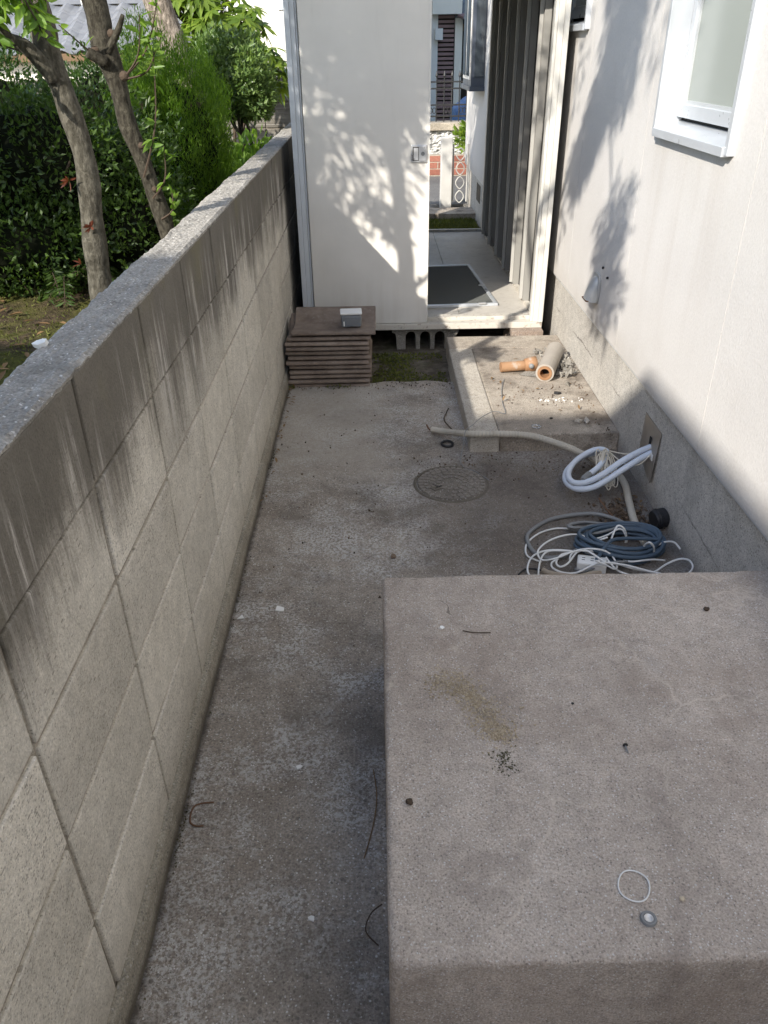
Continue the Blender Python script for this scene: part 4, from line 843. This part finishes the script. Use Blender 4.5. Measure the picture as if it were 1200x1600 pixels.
# ferns
t = empty('fern', (-1.18, 2.93, .69), 'dark fern fronds at the foot of the azalea bush', 'fern')
for k in range(11):
    P = []; A = []; m = MB()
    a = random.uniform(-.4, 3.6) + math.pi; b = Vector((-1.18 + random.uniform(-.16, .16), 2.95, .69)); tip = b + Vector((.16 * math.cos(a), .14 * math.sin(a) - .03, random.uniform(.02, .08))); q = catmull([b, b.lerp(tip, .5) + Vector((0, 0, .10)), tip], 10); m.tube(q, .0015, 4)
    for j, p in enumerate(q[4:]):
        dr = (q[min(j + 5, len(q) - 1)] - p); dr = dr.normalized() if dr.length > 0 else Vector((1, 0, 0)); sd = dr.cross(Vector((0, 0, 1))).normalized()
        for s_ in (-1, 1): P.append(tuple(p)); A.append(tuple(sd * s_ + dr * .5))
    fd_ = leaves('frond', M_LHEDGE, P, A, .042, .010, t); m.build('midrib', M_TWIG, fd_)
# moss and blades on the soil
n = 14000; P = np.c_[rng.uniform(-2.2, -.6, n), rng.uniform(1.0, 3.4, n), np.zeros(n)]; k = (np.sin(P[:, 0] * 5 + 1) + np.sin(P[:, 1] * 4.1) + rng.normal(0, .7, n)) > -.5; P = P[k]; P[:, 2] = .70 + .015 * np.sin(3.1 * P[:, 0] + 1.7 * P[:, 1]) + .012 * np.sin(7.3 * P[:, 1] - 4 * P[:, 0])
o = leaves('moss', M_MOSS, P, rng.normal(0, 1, P.shape) + np.array([0, 0, .8]), rng.uniform(.008, .02, len(P)), rng.uniform(.003, .007, len(P))); tag(o, 'yellow-green moss over the garden soil behind the wall', 'moss', kind='stuff')
n = 160; P = np.c_[rng.uniform(-1.9, -.62, n), rng.uniform(1.2, 3.1, n), np.full(n, .722)]; o = leaves('leaf_litter', M_LDRY, P, rng.normal(0, 1, P.shape) * np.array([1, 1, .15]), rng.uniform(.025, .055, n), rng.uniform(.012, .022, n), seg=2, side=np.array([(0, 0, 1.)] * n)); tag(o, 'dry brown fallen leaves on the garden soil', 'leaves', kind='stuff')
n = 60; P = np.r_[np.c_[WX + .03 + .02 * rng.random(26), rng.uniform(2.6, 3.8, 26), np.full(26, .006)], np.c_[rng.uniform(.55, .98, 22), rng.uniform(3.2, 4.1, 22), np.full(22, .088)], np.c_[rng.uniform(.86, 1.0, 12), rng.uniform(2.3, 2.9, 12), np.full(12, .008)]]
o = leaves('dry_leaves', M_LDRY, P, rng.normal(0, 1, P.shape) * np.array([1, 1, .2]), rng.uniform(.012, .032, n), rng.uniform(.006, .013, n), seg=2, side=np.array([(0, 0, 1.)] * n), fold=.3); tag(o, 'dry curled leaves scattered on the low step and along the wall foot', 'leaves', kind='stuff')
n = 900; P = np.c_[WX + .020 + .012 * rng.random(n) ** 2, rng.uniform(.5, 3.85, n), np.full(n, .0)]; k = np.sin(P[:, 1] * 7) + np.sin(P[:, 1] * 17 + 1) + rng.normal(0, .5, n) > .4; P = P[k]
o = leaves('moss', M_MOSSW, P, rng.normal(0, 1, P.shape) + np.array([.3, 0, .6]), rng.uniform(.004, .011, len(P)), rng.uniform(.003, .006, len(P))); tag(o, 'thin moss line in the gap at the foot of the block wall', 'moss', kind='stuff')
# weeds between tiles and step
n = 2600; P = np.c_[rng.uniform(-.03, .36, n), rng.uniform(3.86, 4.36, n), np.full(n, -.032)]; k = (np.sin(P[:, 0] * 17) + np.sin(P[:, 1] * 13 + 1) + rng.normal(0, .6, n)) > -.35; P = P[k]
o = leaves('weeds', M_MOSS, P, rng.normal(0, .8, P.shape) + np.array([0, 0, .6]), rng.uniform(.010, .024, len(P)), rng.uniform(.006, .012, len(P))); tag(o, 'low creeping weeds on the dirt between tile stack and step', 'weeds', kind='stuff')
n = 420; P = np.c_[rng.uniform(.55, .74, n), 4.37 + .03 * rng.normal(size=n), np.full(n, -.02)]; o = leaves('weeds', M_LBRIGHT, P, rng.normal(0, .6, P.shape) + np.array([0, 0, 1.]), rng.uniform(.02, .06, n), rng.uniform(.006, .012, n)); tag(o, 'bright weeds growing under the shed sill behind the step', 'weeds', kind='stuff')
n = 260; P = np.c_[rng.uniform(-.46, -.0, n), 3.79 + .012 * rng.normal(size=n), np.full(n, .0)]; k = np.sin(P[:, 0] * 23) > .2; P = P[k]; o = leaves('weeds', M_MOSS, P, rng.normal(0, .8, P.shape) + np.array([0, -.4, .8]), rng.uniform(.012, .03, len(P)), rng.uniform(.004, .009, len(P))); tag(o, 'small weeds along the foot of the tile stack', 'weeds', kind='stuff')
n = 22000; P = np.c_[rng.uniform(-.45, 1.0, n), rng.uniform(7.0, 8.45, n), np.full(n, -.035)]; o = leaves('grass', M_MOSS, P, rng.normal(0, .6, P.shape) + np.array([0, 0, 1.]), rng.uniform(.02, .05, n), rng.uniform(.004, .009, n)); tag(o, 'short grass behind the shed', 'grass', kind='stuff')

# ---- trees
def tree(name, label, path, radii, mt, branches, crowns, nl, L, Wd, lm, up=-.2, nring=14, group='garden trees'):
    base = Vector(path[0]); t = empty(name, base, label, 'tree', group)
    q = catmull(path, 10); s_ = np.linspace(0, len(radii) - 1, len(q)); R = np.interp(s_, range(len(radii)), radii) * (1 + .02 * np.sin(s_ * 7) + .012 * np.sin(s_ * 17 + 1))
    m = MB(); m.tube(q, list(R), nring); v = [Vector(p) for p in m.v]
    m.v = [tuple(p + Vector((math.sin(p.z * 40 + p.x * 60) * .002, math.cos(p.z * 33 + p.y * 50) * .002, 0))) for p in v]
    m.build('trunk', mt, t, smooth=True)
    for (bp, r0, r1) in branches:
        qq = catmull(bp, 6); MB().tube(qq, list(np.linspace(r0, r1, len(qq))), 10).build('branch', mt, t, smooth=True)
    Ps = []; As = []; tot = sum(c[2] for c in crowns)
    for (c, r, wgt) in crowns:
        n = int(nl * wgt / tot); D = nrm(rng.normal(size=(n, 3))); P = np.array(c) + D * np.array(r) * (rng.random(n) ** .45)[:, None]; Ps.append(P); As.append(D + rng.normal(0, .8, P.shape) + np.array([0, 0, up]))
    P = np.concatenate(Ps); A = np.concatenate(As)
    if len(P): leaves('crown', lm, P, A, rng.uniform(*L, len(P)), rng.uniform(*Wd, len(P)), t, seg=2, droop=.1)
    return t
# nearest tree: crown hangs above the wall, out of the picture
SB = [(1.073, 3.603), (1.119, 3.518), (1.254, 3.404), (1.363, 3.304), (1.424, 3.199), (1.549, 3.081), (1.66, 3.00), (1.097, 3.36), (1.15, 3.75), (1.25, 3.6), (1.0, 3.9), (.9, 4.1), (1.3, 3.85)]
SC = [(.942, 2.898), (.96, 2.795), (.986, 2.678), (.97, 2.579), (.90, 2.52)]
cr = [((-.852, y, z), (.12, .17, .14), 1.) for y, z in SB] + [((-.852, y, z), (.10, .17, .13), .55) for y, z in SC]
cr += [((-.95, 2.0, 3.5), (.3, .3, .4), .8), ((-.9, 2.35, 3.3), (.2, .15, .3), .4), ((-.9, 1.9, 2.75), (.18, .16, .2), .25), ((-.95, .5, 4.0), (.3, .4, .4), 1.)]
t1 = tree('garden_tree', 'leaning grey trunk forking beside the wall, nearest of the garden trees',
     [(-.815, 2.3, .62), (-.802, 2.3, .959), (-.793, 2.3, 1.095), (-.780, 2.3, 1.234), (-.800, 2.3, 1.40), (-.822, 2.3, 1.493), (-.825, 2.3, 1.62), (-.86, 2.24, 2.1), (-.90, 2.0, 2.7), (-.87, 1.6, 3.2), (-.85, 1.2, 3.7)], [.042, .033, .031, .029, .028, .033, .028, .026, .022, .016, .008], M_BARK,
     [([(-.81, 2.28, 1.44), (-.847, 2.25, 1.505), (-.883, 2.24, 1.525), (-.93, 2.22, 1.535)], .020, .016), ([(-.87, 2.235, 1.52), (-.90, 2.20, 1.575), (-.92, 2.17, 1.65)], .010, .004), ([(-.85, 1.25, 3.3), (-.85, 1.05, 3.0), (-.85, .97, 2.6)], .010, .003), ([(-.88, 2.24, 2.1), (-.95, 2.3, 2.7), (-.95, 2.1, 3.4)], .02, .008), ([(-.87, 1.6, 3.2), (-.86, 1.4, 3.25), (-.85, 1.1, 3.3)], .012, .005)], cr, 5200, (.05, .10), (.012, .024), M_LTREE, up=-.9)
# red shoots on the trunk
for (c, n) in (((-.822, 2.265, 1.205), 9), ((-.785, 2.255, 1.085), 10), ((-.835, 2.265, .985), 3)):
    P = [c] * n; A = [(random.uniform(-1, 1), random.uniform(-1, 0), random.uniform(-.4, .8)) for k in range(n)]
    leaves('red_shoot', M_LRED, P, A, rng.uniform(.018, .032, len(P)), rng.uniform(.006, .010, len(P)), t1, seg=2, droop=.1)
# overhanging leaf sprig at the top left
P = []; A = []; m = MB()
for k in range(20):
    b = Vector((-.84, 2.16, 1.65)); e = b + Vector((random.uniform(-.13, .09), random.uniform(-.1, .06), random.uniform(-.13, -.03))); q = catmull([b, b.lerp(e, .5) + Vector((0, 0, .02)), e], 4); m.tube(q, .002, 5)
    for p in q[2:]: P += [tuple(p)] * 3; A += [(random.gauss(0, 1), random.gauss(0, 1), random.gauss(-.5, .6)) for _ in range(3)]
leaves('sprig_leaves', M_LBRIGHT, P, A, rng.uniform(.03, .05, len(P)), rng.uniform(.014, .022, len(P)), t1, seg=2, droop=.15); m.build('sprig', M_TWIG, t1)
# second tree: its shade dapples the shed door
cr = [((-1.13, 2.95, 2.98), (.46, .40, .50), 2.6), ((-1.08, 2.95, 2.52), (.32, .30, .13), .22), ((-1.6, 2.7, 2.6), (.45, .5, .45), 1.0), ((-1.15, 3.0, 3.3), (.4, .4, .4), 1.), ((-1.0, 2.95, 1.86), (.07, .1, .06), .07), ((-.93, 2.95, 2.34), (.16, .15, .10), .06)]
t2 = tree('garden_tree', 'darker knotty trunk just behind the nearest leaning trunk',
     [(-.72, 3.0, .62), (-.774, 3.0, .967), (-.812, 3.0, 1.15), (-.847, 3.0, 1.283), (-.861, 3.0, 1.409), (-.884, 3.0, 1.529), (-.891, 3.0, 1.643), (-.93, 3.0, 2.0), (-1.0, 2.97, 2.5), (-1.1, 2.95, 3.1)], [.036, .030, .028, .029, .032, .041, .038, .032, .026, .012], M_BARK2,
     [([(-.865, 2.97, 1.50), (-.815, 2.95, 1.56), (-.79, 2.94, 1.6)], .014, .006), ([(-.875, 2.96, 1.47), (-.92, 2.93, 1.50)], .018, .016), ([(-.93, 3.0, 2.0), (-1.1, 2.9, 2.3), (-1.4, 2.7, 2.5)], .02, .008), ([(-.97, 2.98, 2.2), (-1.02, 3.0, 2.6), (-.95, 3.0, 3.0)], .016, .006)], cr, 9800, (.045, .080), (.02, .036), M_LTREE, up=-.2)
# leafy shoots on the right of the second trunk
P = []; A = []; m = MB()
for (b, e, n) in (((-.83, 2.96, 1.42), (-.675, 2.93, 1.63), 16), ((-.83, 2.96, 1.42), (-.735, 2.93, 1.60), 13), ((-.81, 2.96, 1.12), (-.71, 2.94, 1.50), 18), ((-.77, 2.96, .98), (-.715, 2.94, 1.09), 9), ((-.79, 2.96, 1.05), (-.72, 2.94, 1.22), 10), ((-.83, 2.96, 1.42), (-.70, 2.93, 1.50), 10), ((-.90, 2.95, 1.49), (-.985, 2.9, 1.575), 5)):
    b = Vector(b); e = Vector(e); q = catmull([b, b.lerp(e, .5) + Vector((.02, 0, -.02)), e], 8); m.tube(q, list(np.linspace(.004, .0015, len(q))), 5)
    for k in range(n): P.append(tuple(q[random.randint(5, len(q) - 1)])); A.append((random.gauss(.2, .8), random.gauss(-.2, .7), random.gauss(.35, .6)))
leaves('shoot_leaves', M_LBRIGHT, P, A, rng.uniform(.03, .06, len(P)), rng.uniform(.012, .022, len(P)), t2, seg=2, droop=.15); m.build('shoot', M_TWIG, t2)
for (y, z, r, sd) in ((2.95, 1.50, .016, -.045), (2.95, 1.43, .014, .035), (2.95, 1.55, .012, .035), (2.95, 1.22, .010, .02), (2.95, 1.08, .009, .02)):
    m = MB(); m.lathe([(.0001, .012), (r * .6, .010), (r, 0), (r * 1.2, -.01)], (-.865 + (1.5 - z) * .16 + sd, y + .01, z), (sd * 20, -1, 0), 10)
    m.build('knot', M_TWIG, t2)
tree('garden_tree', 'thick pale scaly trunk rising behind the conifer bush', [(-.98, 5.0, .62), (-1.03, 5.0, 1.2), (-1.085, 5.0, 1.5), (-1.155, 5.0, 1.75), (-1.3, 5.0, 2.4), (-1.35, 5.0, 3.4)], [.09, .078, .072, .072, .07, .04], M_BARK3,
     [([(-1.3, 5.0, 2.4), (-1.7, 5.1, 2.9)], .04, .015), ([(-1.32, 5.0, 2.7), (-.9, 5.1, 3.3)], .035, .012)], [((-1.35, 5.2, 3.6), (.7, .7, .5), 1.)], 1500, (.05, .08), (.02, .03), M_LTREE)
tree('garden_tree', 'unseen tree added left of the frame to shade the azalea bush', [(-2.45, 1.9, .62), (-2.4, 1.85, 1.6), (-2.3, 1.85, 2.6), (-2.3, 1.8, 3.3)], [.06, .05, .04, .01], M_BARK,  # unseen, put in so its crown shades azalea and conifer
     [([(-2.4, 1.85, 1.6), (-2.6, 1.6, 2.2)], .03, .01), ([(-2.35, 1.85, 2.0), (-2.1, 2.0, 2.5)], .03, .01)], [((-2.35, 1.9, 2.12), (.5, .5, .28), 1.), ((-2.85, 1.65, 2.3), (.45, .5, .4), .8), ((-2.08, 2.45, 2.08), (.36, .46, .30), 1.0)], 6200, (.045, .075), (.02, .034), M_LTREE)

# ================================================================== BACKGROUND LEFT
gw = empty('garden_wall', (-2.4, 7.6, .6), 'dark concrete block wall closing the far end of the garden', 'wall')
MB().box(-4.2, -.55, 7.625, 7.73, .4, 1.195).build('mortar', M_MORTAR, gw)
for j in range(3):
    for i in range(9):
        o = bpy.data.objects.new('concrete_block', bme[(i + j) % 4]); COL.objects.link(o); o.parent = gw; o.rotation_euler = (0, 0, math.pi / 2)
        o.location = Vector((-.75 - .4 * i, 7.665, .70 + .2 * j + .105)) - WL[gw.name]
hc = empty('cream_house', (-.9, 11.5, 0), 'cream rendered house beyond the garden wall left of the shed', 'house')
MB().box(-1.50, -.1, 11.0, 16, -.03, 5.0).build('wall', M_FARCREAM, hc); MB().box(-1.80, -1.501, 11.5, 16, -.03, 5).build('wall', M_FARWHITE, hc)
MB().box(-2.3, .3, 10.6, 16.5, 5.0, 5.15).build('roof', M_FARTILE, hc)
MB().box(-2.15, -1.501, 11.2, 11.499, 1.78, 1.90).build('eave', M_FARWHITE, hc); MB().tube([(-1.06, 10.95, 0), (-1.06, 10.95, 5)], .035, 10).build('downpipe', M_FARWHITE, hc)
for z in (1.25, 1.9, 2.6): MB().box(-1.11, -1.01, 10.90, 10.999, z, z + .05).build('pipe_clip', M_POSTG, hc)
hr = empty('tiled_house', (-4, 14, 0), 'white house with grey tiled lean-to roof beyond the hedge', 'house')
MB().box(-9, -1.9, 13.6, 19, -.03, 6).build('wall', M_FARWHITE, hr)
MB().box(-9, -1.9, 12.3, 13.598, -.03, 1.52).build('lean_to_wall', M_FARCREAM, hr)
MB().box(-5.2, -4.6, 13.55, 13.599, 2.35, 3.2).build('window', M_GLASS, hr)
MB().box(-9, -1.9, 13.50, 13.599, 2.10, 2.16).build('flashing', M_FARTILE, hr)
# tile courses
tw = .27; prof = [(0, .0), (.04, .035), (.09, .05), (.14, .03), (.19, .006), (.25, 0), (.27, 0)]
m = MB(); L_ = .30; sl_ = .42; v = [(x - tw / 2, 0, z) for x, z in prof] + [(x - tw / 2, L_, z + L_ * sl_ - .02) for x, z in prof] + [(x - tw / 2, 0, z - .02) for x, z in prof]
n_ = len(prof); m.add(v, [(i, i + 1, n_ + i + 1, n_ + i) for i in range(n_ - 1)] + [(2 * n_ + i, 2 * n_ + i + 1, i + 1, i) for i in range(n_ - 1)]); ftm = m.mesh('roof_tile', M_FARTILE)
for r_i in range(5):
    for c_i in range(16):
        o = bpy.data.objects.new('roof_tile', ftm); COL.objects.link(o); o.parent = hr; o.location = Vector((-2.2 - tw * c_i, 12.1 + .28 * r_i, 1.50 + .28 * sl_ * r_i)) - WL[hr.name]
MB().box(-9, -1.9, 12.12, 12.299, 1.40, 1.49).build('fascia', M_WOOD, hr)
MB().tube([(-4.15, 13.52, 1.9), (-4.15, 13.52, 6)], .06, 10).build('downpipe', M_FARWHITE, hr)
# hedge of the neighbour beyond the wall fills the gap to the street
# ================================================================== BACKGROUND SEEN THROUGH THE SHED
o = MB().box(.70, .82, 8.96, 9.08, -.03, .69).build('gate_post', M_WPOST, loc=(.76, 9.02, -.03), bevel=.008); tag(o, 'weathered white gate post standing behind the shed', 'post')
o = clod('garden_stone', (.62, 8.93, -.03), .07, 'rounded grey stone at the foot of the white gate post', M_HBLOCK, 'stone', 7)
gt = empty('gate', (.92, 9.02, 0), 'white scrolled metal gate leaf beside the gate post', 'gate')
m = MB(); m.tube([(.835, 9.02, .05), (.835, 9.02, .62)], .008, 6); m.tube([(.985, 9.02, .05), (.985, 9.02, .62)], .008, 6); m.build('stile', M_WPOST, gt)
for z in (.10, .24, .38, .52):
    MB().tube([(.91 + (.035 + .01 * math.cos(2 * t)) * math.cos(t), 9.02, z + .06 * math.sin(t)) for t in np.linspace(0, 2 * math.pi, 18, endpoint=False)], .006, 6, closed=True).build('scroll', M_WPOST, gt)
pw = empty('brick_planter', (1.2, 11.4, 0), 'low red brick planter wall across the street', 'wall')
MB().box(-.6, 3.4, 11.41, 11.53, -.03, .255).build('mortar', M_STONEC, pw)
bm_ = MB().box(-.125, .125, -.06, .06, -.0365, .0365).mesh('brick', M_BRICK, bevel=.004, seg=1)
for j in range(3):
    for i in range(13):
        o = bpy.data.objects.new('brick', bm_); COL.objects.link(o); o.parent = pw; o.location = Vector((-.2 + .262 * i + (.13 if j % 2 else 0), 11.465, .043 + .083 * j)) - WL[pw.name]
rw = empty('stone_wall', (1.3, 12.1, 0), 'rough white stone wall with beige cap under the iron fence', 'wall')
xs = np.linspace(-.8, 4.2, 160); zs = np.linspace(-.03, .50, 26); m = MB(); nz = rng.normal(0, .012, (160, 26)); m.grid(range(160), range(26), lambda i, j: (xs[i], 12.0 + nz[i, j] + .015 * math.sin(xs[i] * 19 + zs[j] * 9), zs[j])); m.build('face', M_STONEW, rw)
MB().box(-.8, 4.2, 12.04, 12.3, -.03, .50).build('core', M_STONEC, rw); MB().box(-.85, 4.25, 11.95, 12.35, .503, .60).build('cap', M_STONEC, rw, bevel=.01)
fe = empty('iron_fence', (1.3, 12.15, .6), 'black wrought iron fence with spear tips on the stone wall', 'fence')
for z in (.66, .80, 1.0, 1.08): MB().box(-.6, 4.0, 12.14, 12.16, z, z + .018).build('rail', M_FENCE, fe)
for k in range(40):
    x = -.5 + .105 * k; m = MB(); m.tube([(x, 12.15, .55), (x, 12.15, 1.14)], .008, 6); m.lathe([(.008, 0), (.018, .02), (.014, .04), (.001, .085)], (x, 12.15, 1.14), n=8); m.build('bar', M_FENCE, fe)
    if k % 2 == 0:
        for s_ in (-1, 1): MB().tube([(x + .052 + s_ * .024 + .022 * math.cos(t), 12.15, .74 + .035 * math.sin(t)) for t in np.linspace(0, 2 * math.pi, 12, endpoint=False)], .005, 5, closed=True).build('scroll', M_FENCE, fe)
bush('street_shrub', 'sunlit yellow-green shrub on the brick planter across the street', 'shrub', (1.33, 11.75, .2), [((1.33, 11.72, .42), (.22, .18, .22)), ((1.7, 11.75, .5), (.25, .2, .25))], 700, M_LFAT, (.08, .13), (.04, .06), stems=5, zmin=.2, seg=2, depth=.3)
hb = empty('brown_house', (2, 19, 0), 'house with brown louvred shutters across the street', 'house')
MB().box(-2, 1.33, 18.6, 24, -.03, 6).build('wall', M_FARWHITE, hb); MB().box(1.68, 1.83, 18.6, 24, -.03, 2.0).build('corner_post', M_FARCREAM, hb); MB().box(1.332, 1.679, 18.7, 24, -.03, 2.1).build('wall', M_FARDARK, hb)  # dark backing wall paints the shade in the shutter gaps
m = MB()
for k in range(25): m.box(1.335, 1.665, 18.62, 18.69, .05 + .081 * k, .05 + .081 * k + .052)
q = m.build('shutter', M_FARBROWN, hb)
MB().box(1.2, 1.79, 18.4, 19.5, 2.06, 3.2).build('upper_wall', M_FARCREAM, hb); MB().box(1.831, 3.6, 19.6, 24, -.03, 2.6).build('porch_back', M_FARDARK, hb); MB().box(2.05, 2.12, 19.3, 19.4, -.03, 2.0).build('porch_post', M_WOOD, hb)
MB().box(1.80, 3.8, 18.9, 19.62, 1.78, 1.9).build('porch_beam', M_WOOD, hb)
sl2 = .5
for r_i in range(6):
    for c_i in range(7):
        o = bpy.data.objects.new('roof_tile', ftm); COL.objects.link(o); o.parent = hb; o.location = Vector((1.95 + tw * c_i, 18.3 + .28 * r_i, 1.98 + .118 * r_i)) - WL[hb.name]
MB().tube([(1.72, 18.45, 2.05), (1.95, 18.4, 1.98), (2.05, 18.4, 1.9)], .05, 8).build('gutter', M_FARBROWN, hb)
MB().box(1.27, 1.42, 18.45, 18.6, 1.62, 1.82).build('meter_box', M_FARWHITE, hb)
cv = empty('covered_bicycle', (2.0, 14.5, 0), 'blue plastic cover behind the iron fence', 'cover')
m = MB(); m.prism([(1.25, .0), (1.3, .62), (1.55, .80), (2.1, .78), (2.4, .55), (2.5, 0)], 'y', 14.2, 14.8); m.build('sheet', M_BLUEV, cv, fix=True, bevel=.05)
bf = empty('added_fence', (.27, -2.3, 0), 'unseen brown board fence added behind the camera to cut sky light', 'fence')  # added out of view to darken the front of the platform
for k in range(14): MB().box(-.478 + .107 * k, -.478 + .107 * k + .1, -2.33, -2.31, .03, 2.0).build('board', M_WOOD, bf)
for z in (.3, 1.7): MB().box(-.478, 1.01, -2.365, -2.331, z, z + .07).build('rail', M_WOOD, bf)
# ================================================================== NEIGHBOUR HOUSE BEHIND, CASTING THE SHADE
nh = empty('neighbour_house', (-6, -6, .7), 'neighbouring house behind the camera whose eaves shade the path', 'house')
MB().box(-11, -3.35, -13, -2.85, .6, 4.25).build('wall', M_FARCREAM, nh)
MB().box(-11.6, -2.704, -13.6, -2.255, 4.26, 4.45).build('eave', M_WOOD, nh)
m = MB(); m.add([(-11.6, -13.6, 4.451), (-2.71, -13.6, 4.451), (-2.71, -2.26, 4.451), (-11.6, -2.26, 4.451), (-7.1, -9.2, 5.9), (-7.1, -6.6, 5.9)], [(0, 1, 4), (1, 2, 5, 4), (2, 3, 5), (3, 0, 4, 5)]); m.build('roof', M_FARTILE, nh)
